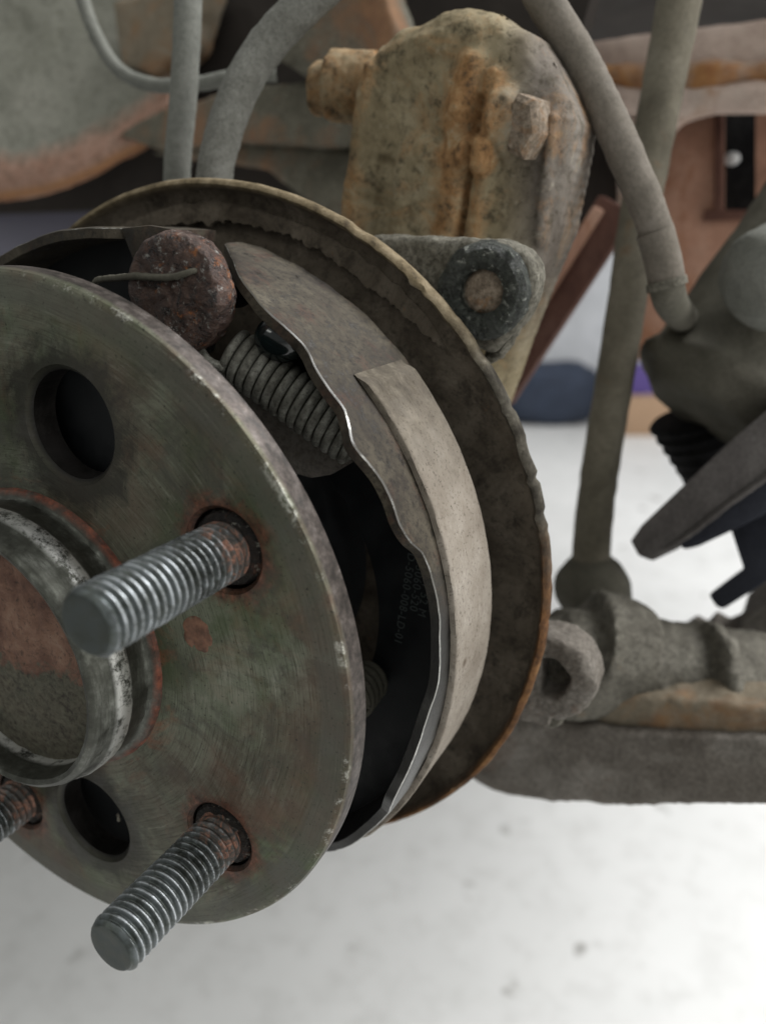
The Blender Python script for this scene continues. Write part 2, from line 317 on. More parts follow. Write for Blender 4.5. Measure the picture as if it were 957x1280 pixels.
def m_lining():
    k = Mat('brake_lining'); x, y, z = k.sep(); n = k.noise(70, 6, .65); g = k.noise(1300, 4, .75); a = k.math('ARCTAN2', z, x)
    v = k.comb(k.math('MULTIPLY', y, 2600.), k.math('MULTIPLY', a, 9.)); st = k.noise(1., 5, .7, v)
    col = k.ramp(n, [(.30, (.135, .112, .090)), (.5, (.225, .198, .165)), (.70, (.30, .272, .236))]); col = k.mix(k.ramp(st, [(.4, .5), (.55, 0)]), col, (.17, .145, .118))
    col = k.mix(k.ramp(st, [(.62, 0), (.75, .5)]), col, (.48, .45, .41)); col = k.mix(k.ramp(g, [(.34, .8), (.44, 0)]), col, (.05, .04, .03))
    v2 = k.n.new('ShaderNodeTexVoronoi'); v2.inputs['Scale'].default_value = 85; k.L(k.obj, v2.inputs['Vector']); pit = k.ramp(v2.outputs[0], [(.06, .85), (.13, 0)])
    col = k.mix(k.math('MULTIPLY', pit, k.ramp(k.noise(40, 2), [(.5, 0), (.56, 1)])), col, (.07, .05, .035))
    top = k.ramp(k.math('MULTIPLY_ADD', k.math('ADD', k.math('MULTIPLY', z, 24.), k.math('ADD', k.math('MULTIPLY', k.noise(60, 7, .75), .7), k.math('MULTIPLY', st, .5))), 1.7, -1.72), [(0, 0), (1, .85)])     # grime creeping in from the upper end
    col = k.mix(top, col, k.ramp(k.noise(170, 7, .75), [(.34, (.022, .018, .013)), (.52, (.066, .056, .041)), (.68, (.14, .122, .094))])); k.bump(st, .25, .0002); k.bump(g, .35, .0002); return k.fin(col, .78, .0, .12)
def m_glossy():
    k = Mat('glossy_black_rubber'); k.bump(k.noise(300, 3), .08, .0002); return k.fin((.006, .010, .010), .14, 0, .6)
def m_spring():
    k = Mat('dusty_spring_wire'); n = k.noise(330, 6, .75); g = k.noise(1600, 4, .8)
    col = k.ramp(n, [(.3, (.055, .052, .040)), (.5, (.165, .162, .138)), (.7, (.32, .32, .285))]); col = k.mix(k.ramp(g, [(.36, .75), (.5, 0)]), col, (.03, .027, .02))
    k.bump(g, .5, .0002); return k.fin(col, .66, .3)
def m_anchor():
    k = Mat('crusted_anchor_head'); n = k.noise(330, 8, .78, dist=1.0); g = k.noise(950, 5, .75); off = k.comb(*[k.math('ADD', q, .21) for q in k.sep()])
    col = k.ramp(n, [(.33, (.007, .006, .007)), (.43, (.034, .021, .017)), (.52, (.085, .048, .036)), (.61, (.125, .075, .056)), (.70, (.050, .040, .036)), (.80, (.14, .12, .10))])
    col = k.mix(k.ramp(k.noise(210, 8, .8, off), [(.55, 0), (.62, .95)]), col, k.ramp(g, [(.4, (.17, .045, .016)), (.6, (.46, .17, .045))]))
    sp = k.ramp(k.noise(520, 6, .85, off), [(.58, 0), (.63, .95)]); col = k.mix(sp, col, (.40, .39, .36))
    k.bump(n, .9, .0016); k.bump(k.noise(420, 6, .8), .9, .0012); k.bump(g, .5, .0004); return k.fin(col, k.ramp(n, [(.38, .16), (.58, .62)]), .15, .6)
def m_knuckle():
    k = Mat('rusty_casting'); at = k.n.new('ShaderNodeAttribute'); at.attribute_name = 'rust'; sp = k.n.new('ShaderNodeSeparateColor'); k.L(at.outputs['Color'], sp.inputs[0]); ru, gr = sp.outputs[0], sp.outputs[1]
    n = k.noise(48, 7, .68, dist=.5); f = k.noise(190, 7, .74); f2 = k.noise(520, 5, .75)
    col = k.ramp(n, [(.30, (.135, .108, .064)), (.46, (.235, .195, .122)), (.60, (.30, .255, .17)), (.74, (.36, .32, .235))])
    col = k.mix(gr, col, k.ramp(n, [(.32, (.085, .070, .058)), (.55, (.155, .135, .115)), (.72, (.21, .19, .165))]))
    rm = k.ramp(k.math('ADD', k.math('MULTIPLY', ru, .30), k.math('MULTIPLY', k.noise(62, 7, .78, dist=.8), 1.15)), [(.60, 0), (.86, .9)])
    col = k.mix(rm, col, k.ramp(f, [(.34, (.15, .072, .033)), (.50, (.29, .155, .065)), (.66, (.38, .26, .14))]))
    col = k.mix(k.ramp(f, [(.34, .8), (.46, 0)]), col, (.055, .046, .030)); col = k.mix(k.ramp(f2, [(.34, .55), (.46, 0)]), col, (.04, .033, .022)); col = k.mix(k.ramp(f, [(.60, 0), (.72, .5)]), col, (.40, .37, .29))
    k.bump(f, .5, .0010); k.bump(f2, .4, .0005); return k.fin(col, .88, 0, .12)
def m_liner():
    k = Mat('underseal_going_to_rust'); at = k.n.new('ShaderNodeAttribute'); at.attribute_name = 'rust'; sp = k.n.new('ShaderNodeSeparateColor'); k.L(at.outputs['Color'], sp.inputs[0])
    n = k.noise(16, 6, .7); f = k.noise(120, 6, .75); g = k.noise(330, 5, .75)
    col = k.ramp(n, [(.3, (.150, .150, .120)), (.5, (.20, .20, .168)), (.72, (.25, .245, .21))])
    a = k.ramp(k.math('ADD', k.math('MULTIPLY', sp.outputs[0], .85), k.math('MULTIPLY', k.noise(32, 6, .72), .65)), [(.58, 0), (.82, .92)]); col = k.mix(a, col, k.ramp(f, [(.35, (.24, .130, .090)), (.65, (.37, .235, .18))]))
    c = k.ramp(k.math('ADD', k.math('MULTIPLY', sp.outputs[1], .8), k.math('MULTIPLY', f, .4)), [(.5, 0), (.8, .9)]); col = k.mix(c, col, (.29, .145, .065))
    col = k.mix(k.ramp(g, [(.36, .5), (.5, 0)]), col, (.07, .066, .052)); k.bump(f, .6, .003); k.bump(g, .5, .0015); return k.fin(col, .9, 0, .12)
def m_floor():
    k = Mat('pale_workshop_floor'); n = k.noise(2.2, 5, .6); g = k.noise(22, 7, .7); d = k.noise(13, 3, .55, dist=.4)
    col = k.ramp(n, [(.3, (.58, .58, .57)), (.7, (.68, .68, .67))]); col = k.mix(k.ramp(g, [(.34, .38), (.52, 0)]), col, (.45, .445, .43))
    col = k.mix(k.ramp(d, [(.655, 0), (.72, .75)]), col, (.20, .19, .175)); k.bump(g, .05, .003); return k.fin(col, .42, 0, .4)
def plain(name, c, rough=.6, metal=0., v=.25, scale=30):
    k = Mat(name); n = k.noise(scale, 5, .65); col = k.ramp(n, [(.3, tuple(q*(1-v) for q in c)), (.7, tuple(q*(1+v) for q in c))]); k.bump(n, .15, .001); return k.fin(col, rough, metal)

ORANGE = (.34, .165, .055); REDR = (.17, .062, .032)
M = dict(
    flange=m_flange(), stud=m_stud(), ring=m_ring(), cup=m_cup(), plate=m_plate(), table=m_table(), wear=m_wear(), black=m_black(), lining=m_lining(), ball=m_glossy(), spring=m_spring(), anchor=m_anchor(), floor=m_floor(),
    knuckle=m_knuckle(),
    lug=dirty('dusty_lug', [(.085, .078, .060), (.165, .155, .128), (.24, .23, .195)], 70, ((.20, .105, .05), (.13, .07, .04), .62, .72, 60)),
    crust=dirty('green_black_crust', [(.016, .019, .015), (.058, .068, .054), (.13, .14, .115)], 240, light=((.36, .37, .33), .57, .64, 420), rough=(.22, .8), bump=1., bdist=.002, spec=.55),
    collar=dirty('crusted_collar', [(.006, .005, .004), (.022, .016, .012), (.055, .034, .024)], 260, ((.16, .070, .042), (.10, .045, .028), .55, .64, 220), light=((.42, .40, .34), .60, .66, 520), rough=(.4, .85), bump=1., bdist=.0015, spec=.4),
    tan=dirty('tan_bolt_end', [(.17, .13, .095), (.26, .21, .16), (.31, .26, .21)], 130, ((.26, .14, .065), (.22, .12, .06), .54, .68, 120)),
    hose=dirty('dusty_rubber_hose', [(0.130, 0.128, 0.112), (0.195, 0.195, 0.175), (0.250, 0.250, 0.230)], 60, grit=1400, bump=.7, soft=0.55),
    cable=dirty('grey_cable_sheath', [(0.132, 0.136, 0.120), (0.172, 0.175, 0.156), (0.218, 0.218, 0.196)], 40, soft=0.35),
    bhose=dirty('brown_grey_brake_hose', [(0.120, 0.106, 0.086), (0.174, 0.154, 0.130), (0.228, 0.204, 0.178)], 40, soft=0.35),
    rod=dirty('dusty_link_rod', [(0.103, 0.092, 0.069), (0.178, 0.161, 0.124), (0.253, 0.230, 0.184)], 34, ((.24, .14, .07), (.17, .10, .06), .58, .72, 30), soft=0.35),
    arm=dirty('grimy_axle', [(0.081, 0.074, 0.060), (0.155, 0.145, 0.122), (0.247, 0.236, 0.201)], 38, ((.22, .135, .07), (.17, .10, .055), .58, .72, 24), soft=.8),
    arm2=dirty('rusty_axle_seam', [(0.125, 0.106, 0.077), (0.200, 0.169, 0.125), (0.250, 0.219, 0.175)], 30, ((.25, .14, .06), (.18, .09, .05), .50, .68, 30), soft=0.35),
    dark=dirty('dark_arm', [(0.088, 0.075, 0.062), (0.156, 0.140, 0.122), (0.225, 0.210, 0.190)], 26, ((.16, .09, .055), (.11, .065, .045), .60, .78, 22), soft=.6),
    strut=dirty('dark_strut', [(0.069, 0.065, 0.050), (0.106, 0.100, 0.080), (0.163, 0.150, 0.125)], 22, soft=0.35),
    rubber=dirty('black_rubber', [(.010, .010, .011), (.02, .02, .021), (.035, .034, .034)], 60),
    red=dirty('red_brown_subframe', [(0.245, 0.136, 0.098), (0.431, 0.245, 0.173), (0.546, 0.374, 0.288)], 16, ((.32, .135, .055), (.20, .075, .04), .52, .66, 18), soft=0.35),
    pink=dirty('pinkish_dusty_beam', [(0.342, 0.255, 0.213), (0.547, 0.435, 0.375), (0.683, 0.597, 0.529)], 18, ((.36, .19, .08), (.26, .13, .07), .58, .70, 14), soft=0.35),
    orange=dirty('orange_ridge', [(.20, .11, .05), (.34, .20, .10), (.38, .26, .16)], 22),
    rail=dirty('rust_streaked_seam', [(.24, .16, .11), (.36, .27, .21), (.42, .36, .31)], 22, ((.42, .22, .09), (.24, .10, .045), .44, .58, 20), soft=.5),
    redbar=dirty('dark_red_bar', [(0.063, 0.031, 0.026), (0.119, 0.060, 0.046), (0.193, 0.112, 0.089)], 20, soft=0.35),
    liner=m_liner(),
    lip=dirty('rusty_arch_lip', [(0.176, 0.088, 0.053), (0.297, 0.160, 0.099), (0.330, 0.226, 0.171)], 20, soft=0.55),
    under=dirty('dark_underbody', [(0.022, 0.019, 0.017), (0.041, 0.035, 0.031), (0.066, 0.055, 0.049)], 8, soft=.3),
    olive=dirty('olive_grey_bracket', [(.080, .074, .055), (.135, .126, .098), (.19, .178, .145)], 26, ((.24, .135, .075), (.17, .095, .06), .50, .66, 22), soft=.7),
    prong=dirty('grey_purple_steel', [(.075, .068, .066), (.12, .11, .106), (.175, .165, .158)], 26, ((.16, .085, .065), (.13, .07, .055), .62, .74, 22), soft=.5),
    slate=dirty('dark_slate_steel', [(.022, .024, .032), (.040, .043, .055), (.06, .065, .08)], 20, soft=.3),
    print=plain('grey_print', (.050, .060, .058), .7), wall=plain('workshop_wall', (.42, .43, .45), .7, scale=3), white=plain('white_enamel', (.74, .76, .80), .5, v=.05, scale=4),
    blue=plain('navy_fabric', (.018, .026, .045), .85, scale=14), purple=plain('purple_card', (.060, .035, .16), .7, v=.1), card=plain('brown_cardboard', (.30, .195, .12), .8, v=.12, scale=8), violet=plain('grey_violet_plastic', (.13, .125, .165), .5, v=.1, scale=5), bright=plain('bright_dot_white', (.85, .86, .86), .4, 0))

# ------------------------------------------------------------------ setting
b = bmesh.new(); bmesh.ops.create_grid(b, x_segments=1, y_segments=1, size=9000)
for v in b.verts: v.co += Vector((0, 0, -700))
struct(obj('floor', b, M['floor'], origin=(0, 0, -700), smooth=False))
wp = PF(700, 520); wdir = Vector((RIGHT.x, RIGHT.y, 0)); wback = Vector((-RIGHT.y, RIGHT.x, 0))
b = bmesh.new(); c = wp+wback*60
prism(b, [c-wdir*7000, c+wdir*2600, c+wdir*2600+Vector((0, 0, 3200)), c-wdir*7000+Vector((0, 0, 3200))], wback*100); struct(obj('wall', b, M['wall'], origin=(c.x, c.y, -700), smooth=False))

# ------------------------------------------------------------------ wheel hub
hub = thing('wheel_hub', 'bare wheel hub with brushed flange, threaded studs and rusty centre bore', 'wheel hub', (0, 0, 0))
b = bmesh.new(); lathe(b, [(0, 0), (69.2, 0), (70.3, .55), (70.7, 1.3), (70.6, 5.2), (70, 6), (0, 6)], seg=220)
bmesh.ops.remove_doubles(b, verts=b.verts, dist=1e-5)
cut = bmesh.new()
STUDS = [29.4-70.6*k for k in range(5)]; PCR = 53.8
for a in STUDS:
    lathe(cut, [(7.9, -1), (7.9, .15), (7.15, .8), (7.15, 9)], c=(PCR*cos(radians(a)), PCR*sin(radians(a))), seg=40)
HOLES = [(14.3, 43.9, 9.9), (4.7, -45.6, 9.9), (-38, 25, 9.9), (-40, -24, 9.9)]
for x, z, r in HOLES: lathe(cut, [(r+1.3, -1), (r+1.0, .02), (r, 1.1), (r, 9)], c=(x, z), seg=56)
b = boolean(b, cut)
obj('flange', b, M['flange'], hub, sharp=30)
for i, a in enumerate(STUDS):
    ca = (PCR*cos(radians(a)), PCR*sin(radians(a))); b = bmesh.new(); rows = []; n = 330; seg = 40; pitch = 1.5; L0 = 29.2 if i == 0 else 28.2
    for k in range(n):
        y = -L0+(L0+6)*k/(n-1); row = []
        for j in range(seg):
            t = 2*pi*j/seg; ph = (y/pitch+j/seg+i*.3) % 1.0; tri = abs(ph-.5)*2
            amp = 1.0 if y < -4.5 else max(.35, 1-(y+4.5)/5)
            prof = min(1, max(0, (tri-.12)/.70)); rmax = 5.28; r = rmax-.74*(1-prof)*amp
            r = min(r, 4.5+(y+L0)*.9)             # chamfered first turns
            r += .07*nz((5*cos(t), y*1.5, 5*sin(t)), .8, i*7.)*(1.8 if y > -7 else 1)
            row.append(b.verts.new((ca[0]+r*cos(t), y, ca[1]+r*sin(t))))
        rows.append(row)
    grid_faces(b, rows, closed_v=True)
    inner = [[b.verts.new((ca[0]+q*cos(2*pi*j/seg), -L0+d, ca[1]+q*sin(2*pi*j/seg))) for j in range(seg)] for q, d in ((4.42, -.12), (4.0, -.17), (2.5, -.08), (1.2, -.05))]
    grid_faces(b, [rows[0]]+inner, closed_v=True); b.faces.new(inner[-1]); b.faces.new(rows[-1]); bmesh.ops.recalc_face_normals(b, faces=b.faces)
    obj('wheel_stud', b, M['stud'], hub, origin=(ca[0], 0, ca[1]), sharp=44)
    b = bmesh.new()                                # the splined collar and crust that fills the stud's hole
    lathe(b, [(5.2, .4), (6.35, .75), (6.9, 1.7), (6.9, 5.8)], c=ca, seg=44, jit=lambda r, y, t, k: (r+.35*nz((r*cos(t)*1., y, r*sin(t)), .9, i*3.), y+.5*nz((r*cos(t), 2, r*sin(t)), .6, i*5.)))
    obj('stud_collar', b, M['collar'], hub, origin=(ca[0], 0, ca[1]))
b = bmesh.new()                                    # centring ring: two lands and a groove, rust bead at the foot
lathe(b, [(24.6, 8), (24.9, -12.4), (25.3, -13.7), (26.2, -14.1), (27.0, -13.6), (27.5, -12.6), (27.6, -10.3), (28.2, -9.6), (28.5, -9.0), (28.55, -6.2), (28.2, -5.6), (28.1, -2.6), (28.3, -1.7), (28.9, -1.25), (29.9, -.8), (30.3, .3), (30, 3)], seg=160, closed_prof=True,
      jit=lambda r, y, t, k: (r+.12*nz((r*cos(t), y, r*sin(t)), .35)+(.25*nz((r*cos(t), y, r*sin(t)), 1.1) if k in (12, 13, 14) else 0), y))
obj('pilot_ring', b, M['ring'], hub)
b = bmesh.new(); rows = []                          # rusty floor of the bore
for i in range(36):
    rr = 24.9*i/35
    rows.append([b.verts.new((rr*cos(2*pi*j/96), -7.5-1.6*(1-(rr/25)**2)+(0 if i == 0 else .35*fbm((rr*cos(2*pi*j/96), 0, rr*sin(2*pi*j/96)), .5)), rr*sin(2*pi*j/96))) for j in range(96)])
grid_faces(b, rows, closed_v=True); bmesh.ops.remove_doubles(b, verts=b.verts, dist=1e-4); bmesh.ops.recalc_face_normals(b, faces=b.faces)
obj('bore_floor', b, M['cup'], hub)
b = bmesh.new(); lathe(b, [(0, 8.5), (62, 8.5), (62, 10), (40, 14), (36, 18), (36, 40), (41, 44), (41, 62), (0, 62)], seg=96); bmesh.ops.remove_doubles(b, verts=b.verts, dist=1e-4)
obj('bearing_housing', b, M['black'], hub)
b = bmesh.new(); sphere(b, P(148, 1022, .3), .8, 2, (.5, .5, 1.6)); rough_up(b, .4, 1.5); obj('glint_lump', b, M['lug'], hub)  # glint at the hole edge modelled as a pale lump
b = bmesh.new(); sphere(b, (39.6, .05, 9.0), 3.3, 4, (1, .06, 1.1)); rough_up(b, .18, .5); obj('rust_spot', b, plain('rust_spot', (.135, .066, .040), .6, .2, .75, 330), hub)

# ------------------------------------------------------------------ backing plate
bp = thing('backing_plate', 'round rusty brake backing plate with crusted rim behind the shoes', 'backing plate', (0, 60, 0))
NICK = [(44, .8, .5), (37.5, 1.6, .7), (29, .5, .8), (22.5, 2.2, .9), (19, .6, 1.4), (13.5, .9, 1.2), (11.5, .5, .7), (4, .7, .5), (-9, .5, .5), (61, 1.2, .5)]
def pj(r, y, t, k):
    p = (r*cos(t), y, r*sin(t)); d = .15*fbm(p, .07, 3.)+.05*fbm(p, .9, 8.)
    if r > 86.2: d += -1.6*max(0, nz(p, .16, 11.)-.30)*2*max(0, nz(p, .9, 2.*.6)+.2)
    td = (math.degrees(t)+180) % 360-180
    for na, nw, nd in NICK: d -= .55*nd*max(0, 1-abs(td-na)/nw)**.5
    return r+d, y+.15*fbm(p, .10, 21.)
b = bmesh.new(); lathe(b, [(30, 60.2), (76, 60.2), (80.5, 60), (81.6, 59.0), (84.6, 58.7), (85.6, 57.4), (85.9, 55.6), (86.6, 54.9), (87.4, 55.2), (87.8, 56.4), (87.5, 58.6), (86, 61.5), (80, 64), (30, 64)], seg=420, closed_prof=True, jit=pj)
obj('dished_plate', b, M['plate'], bp, sharp=60)
b = bmesh.new(); inner, outer = [], []                    # a torn layer of rust scale lifting off inside the upper rim
for i in range(421):
    th = 40+76*i/420; a = radians(th); e = min(1, (th-40)/6, (116-th)/6)
    r0 = 80.6-3.6*e*(.55+.45*nz((th*.06, 0, 2), 1.))+1.3*nz((th*.5, 1, 0), 1.)*e+.5*nz((th*1.7, 1, 0), 1.); r1 = 80.8+3.2*e*(.6+.4*nz((th*.05, 5, 2), 1.))+.9*nz((th*.45, 9, 0), 1.)*e
    lift = 1.2*max(0, nz((th*.09, 4, 4), 1.)+.25)*e
    outer.append([b.verts.new((r*cos(a), y, r*sin(a))) for r, y in ((r1, 59.6), (r1-.3, 58.7), ((r0+r1)/2, 58.3-.2*nz((th*.3, 2, 2), 1.)), (r0+.2, 58.4-lift), (r0, 58.7-lift), (r0+.3, 59.6))])
grid_faces(b, outer); bmesh.ops.recalc_face_normals(b, faces=b.faces); obj('rust_scale', b, M['plate'], bp, sharp=35)

# ------------------------------------------------------------------ brake shoes
YF = [(-80, 34), (-72, 31), (-58, 29), (-50, 27), (-42, 24.5), (-36, 24.5), (-30, 23.5), (-27, 20), (-23, 16.5), (-19.5, 14.5), (-16.5, 17.5), (-13, 18.6), (-8, 20.8), (-4, 24), (2.5, 24.9), (8.4, 25.2), (13, 24.6), (17, 23.4), (19.5, 20.2), (22.4, 18.6), (26, 18.9), (29.1, 18.5), (31.5, 17.2), (34.3, 16), (36.5, 17.6), (39, 19.5), (42, 19.4), (45.4, 20.2), (49.4, 22.3), (53, 22.0), (56.7, 22.2), (60, 24), (64.4, 27.2), (69, 33), (74, 39.5), (78, 45)]
def shoe_table(th0, th1, yf, yb, R, t=2.3, n=240, m_=14, seed=0.):
    b = bmesh.new(); outer, inner = [], []
    for i in range(n+1):
        th = th0+(th1-th0)*i/n; a = radians(th); f = yf(th); bk = yb(th); ro, ri = [], []
        for j in range(m_+1):
            s = (0, .012, .03)[j] if j < 3 else .03+.97*(j-2)/(m_-2); y = f+(bk-f)*s; p = (R*cos(a), y, R*sin(a)); d = .22*fbm(p, .12, seed)+.07*fbm(p, .5, seed+3); roll = .32*max(0, 1-(y-f)/.6)
            r = R+d-roll; ro.append(b.verts.new((r*cos(a), y, r*sin(a)))); q = R-t+d*.5+roll*.6; ri.append(b.verts.new((q*cos(a), y, q*sin(a))))
        outer.append(ro); inner.append(ri)
    grid_faces(b, outer)
    corner = set(outer_v for row in outer for outer_v in row[:2])
    for fc in b.faces:
        if all(v in corner for v in fc.verts): fc.material_index = 1
    grid_faces(b, inner)
    for i in range(n):
        for j in (0, m_): b.faces.new((outer[i][j], outer[i+1][j], inner[i+1][j], inner[i][j]))
    for i in (0, n):
        for j in range(m_): b.faces.new((outer[i][j], outer[i][j+1], inner[i][j+1], inner[i][j]))
    bmesh.ops.recalc_face_normals(b, faces=b.faces); return b
def web(th0, th1, r_in, r_out, y, t=3.2, n=90):
    b = bmesh.new(); o_ = [(r_out*cos(radians(th0+(th1-th0)*i/n)), y, r_out*sin(radians(th0+(th1-th0)*i/n))) for i in range(n+1)]
    i_ = [(r_in(th0+(th1-th0)*i/n)*cos(radians(th0+(th1-th0)*i/n)), y, r_in(th0+(th1-th0)*i/n)*sin(radians(th0+(th1-th0)*i/n))) for i in range(n, -1, -1)]
    prism(b, o_+i_, (0, t, 0)); return b
rs = thing('brake_shoe', 'brake shoe with beige lining and wavy edged black web, right of the hub', 'brake shoe', (60, 40, 10), 'pair of brake shoes')
shoe_yf = lambda th: smooth_tab(YF, th)+.15*nz((th*.12, 0, 0), 1.3)
obj('shoe_table', shoe_table(-80, 77.5, shoe_yf, lambda th: 50.5+.8*nz((th*.2, 3, 1), 1.), 76.0), [M['table'], M['wear']], rs, sharp=50)
wb = obj('shoe_web', web(-78, 58, lambda th: 52+4*cos(radians((th+3)*2.2)), 73.9, 38), M['black'], rs, smooth=False)
b = bmesh.new(); rows = []; n = 150; T0, T1 = -47., 43.
for i in range(n+1):
    th = T0+(T1-T0)*i/n; a = radians(th); row = []
    prof = [(76.1, 29.0), (77.25, 29.0), (77.5, 29.3)]+[(77.5, 30+17.6*k/12) for k in range(13)]+[(77.5, 48.2), (77.3, 48.4), (76.1, 48.4)]
    e = min(1, (T1-th)/2.6); e = e*e*(3-2*e); e2 = min(1, (th-T0)/5.0); e = min(e, e2)
    for r, y in prof:
        r = 76.1+(r-76.1)*max(.06, e); p = (r*cos(a), y, r*sin(a)); d = .08*fbm(p, .3, 4.); row.append(b.verts.new(((r+d)*cos(a), y+.12*fbm(p, .4, 9.), (r+d)*sin(a))))
    rows.append(row)
grid_faces(b, rows, closed_v=True); b.faces.new(rows[0]); b.faces.new(rows[-1]); bmesh.ops.recalc_face_normals(b, faces=b.faces)
obj('lining', b, M['lining'], rs, sharp=50)
def printed(lines):
    k = 0
    for txt, px, py, h, ang in lines:
        cu = bpy.data.curves.new('code', 'FONT'); cu.body = txt; cu.size = h*.001; cu.extrude = .00006; cu.space_character = 1.12
        to = link(bpy.data.objects.new('code', cu)); dg = bpy.context.evaluated_depsgraph_get(); me = bpy.data.meshes.new_from_object(to.evaluated_get(dg), depsgraph=dg); bpy.data.objects.remove(to)
        me.name = 'printed_code'; me.materials.append(M['print']); o = link(bpy.data.objects.new('printed_code', me)); o.parent = wb
        p = P(px, py, 37.9); o.location = (p-ORG[wb.name])*.001; o.rotation_euler = (Matrix.Rotation(radians(ang), 3, 'Y') @ Matrix.Rotation(radians(90), 3, 'X')).to_euler()
printed([('D-5060-008-LD-01', 510, 690, 2.5, 98), ('05060-520', 521, 698, 2.5, 97), ('JW 52 M', 529, 716, 2.5, 96)])

ls = thing('brake_shoe', 'brake shoe whose dark hollow inside shows behind the flange, left of the anchor bolt', 'brake shoe', (-50, 40, 50), 'pair of brake shoes')
obj('shoe_table', shoe_table(83, 262, lambda th: 25+.5*nz((th*.15, 2, 0), 1.)+(max(0, 88-th)*1.2), lambda th: 50.5, 77.2, seed=20.), [M['table'], M['wear']], ls, sharp=50)
obj('shoe_web', web(86, 258, lambda th: 52+4*cos(radians((th-172)*2.0)), 75, 38), M['black'], ls, smooth=False)

aj = thing('shoe_adjuster', 'black toothed adjuster wheel between the lower ends of the shoes', 'adjuster', (-2, 38, -68))
b = bmesh.new(); cyl(b, (-22, 38, -66), (1, 0, 0), 4.5, 40, 24); obj('screw', b, M['rubber'], aj)
b = bmesh.new()
for k in range(22):
    t = 2*pi*k/22; box(b, (-2, 38+9.5*cos(t), -66+9.5*sin(t)), (4, 2.2, 3), Matrix.Rotation(t, 3, 'X'))
cyl(b, (-4, 38, -66), (1, 0, 0), 9, 4, 44); obj('star_wheel', b, M['rubber'], aj)

# anchor bolt between the shoe ends
ab = thing('anchor_bolt', 'rust crusted round anchor bolt head above the hub flange', 'anchor bolt', (25, 40, 65.6))
b = bmesh.new(); rows = []
for q, y in [(0, 18.9), (2, 18.9), (4, 18.95), (6, 19.0), (8, 19.05), (9.9, 19.15), (10.75, 19.7), (11.1, 21.0), (11.0, 24.0), (10.4, 25.0), (7, 25.2)]:
    rows.append([b.verts.new((23.2+(q+.35*nz((q*cos(t), y, q*sin(t)), .35, 2.))*cos(t), y+(.8 if q < 10 else .3)*fbm((q*cos(t), 0, q*sin(t)), .28, 6.), 65.6+(q*.985+.3*nz((q*cos(t), y, q*sin(t)), .4, 5.))*sin(t))) for t in [2*pi*j/72 for j in range(72)]])
grid_faces(b, rows, closed_v=True); bmesh.ops.remove_doubles(b, verts=b.verts, dist=1e-3); bmesh.ops.recalc_face_normals(b, faces=b.faces)
b = baked(b, [('SUBSURF', dict(levels=2))]); b.normal_update()
mv = [(v, v.co+v.normal*(.40*(.35-abs(fbm(v.co, .13, 3.)))+.20*(.3-abs(fbm(v.co, .55, 8.)))+.06*fbm(v.co, 1.3, 1.))) for v in b.verts]
for v, c in mv: v.co = c
obj('bolt_head', b, M['anchor'], ab, sharp=180)
b = bmesh.new(); cyl(b, (23.2, 25, 65.6), (0, 1, 0), 4, 14); obj('shank', b, M['black'], ab)
b = bmesh.new(); out = [P(x, y, 27) for x, y in [(150, 285), (185, 281), (222, 287), (246, 300), (262, 322), (270, 350), (272, 400), (262, 440), (235, 452), (200, 430), (178, 380), (168, 330)]]
prism(b, out, (0, 1.6, 0)); bevel_all(b, .4); obj('guide_plate', b, M['table'], ab)

# return springs
spg = thing('return_spring', 'grey coiled return spring running from anchor bolt to shoe edge', 'spring', (43, 30, 48))
A = P(291, 440, 26.5); B_ = P(444, 552, 32.5); ax = (B_-A).normalized(); u = ax.orthogonal().normalized(); v = ax.cross(u); Ls = (B_-A).length
b = bmesh.new(); turns = 14.5; N = int(turns*26); pts = [A+ax*(Ls*k/N)+(u*cos(2*pi*turns*k/N)+v*sin(2*pi*turns*k/N))*4.45*(1-.10*(1-min(1, k/30))) for k in range(N+1)]
tube(b, pts, .96, seg=9, spl=False); obj('coil', b, M['spring'], spg, sharp=80)
b = bmesh.new(); e = pts[0]; tube(b, [e, P(284, 455, 23.5), P(270, 456, 22), P(259, 449, 22), P(246, 430, 23)], .9, seg=10); obj('hook', b, M['spring'], spg)
b = bmesh.new(); e = pts[-1]; tube(b, [e, B_+ax*3+u*2, B_+ax*6+Vector((0, 3, 0)), B_+ax*7+Vector((0, 7, 0))], .85, seg=10); obj('hook', b, M['spring'], spg)
b = bmesh.new(); tube(b, [P(108, 372, 30), P(118, 354, 24.5), P(126, 349, 22.8), P(150, 347, 20.4), P(168, 345, 18.4), P(190, 346, 18.2), P(215, 346, 18.2), P(240, 339, 18.8), P(248, 336, 20.5)], lambda t: .5+.2*sin(t*pi), seg=12)
rough_up(b, .12, .7); tag(obj('spring_hook', b, M['strut'], origin=P(180, 346, 18)), 'bent wire spring end lying across the face of the anchor bolt', 'spring hook')
b = bmesh.new(); c = P(353, 423, 28.5); sphere(b, c, 4.9, 4, (1.1, 1, .9)); lathe(b, [(2.2, 31), (2.2, 40)], c=(c.x, c.z), seg=20)
tag(obj('grease_cap', b, M['ball'], origin=c), 'glossy black rubber cap beside the coil spring', 'rubber cap')
b = bmesh.new(); c = P(444, 868, 30); N = 110; pts = [Vector((c.x+(4.6-.8*k/N)*cos(2*pi*4.5*k/N), 27+10*k/N, c.z+(4.6-.8*k/N)*sin(2*pi*4.5*k/N))) for k in range(N+1)]
hs = thing('hold_down_spring', 'small coil spring deep in the gap behind the flange edge', 'spring', c)
tube(b, pts, .8, seg=8, spl=False); obj('coil', b, M['strut'], hs, sharp=80)
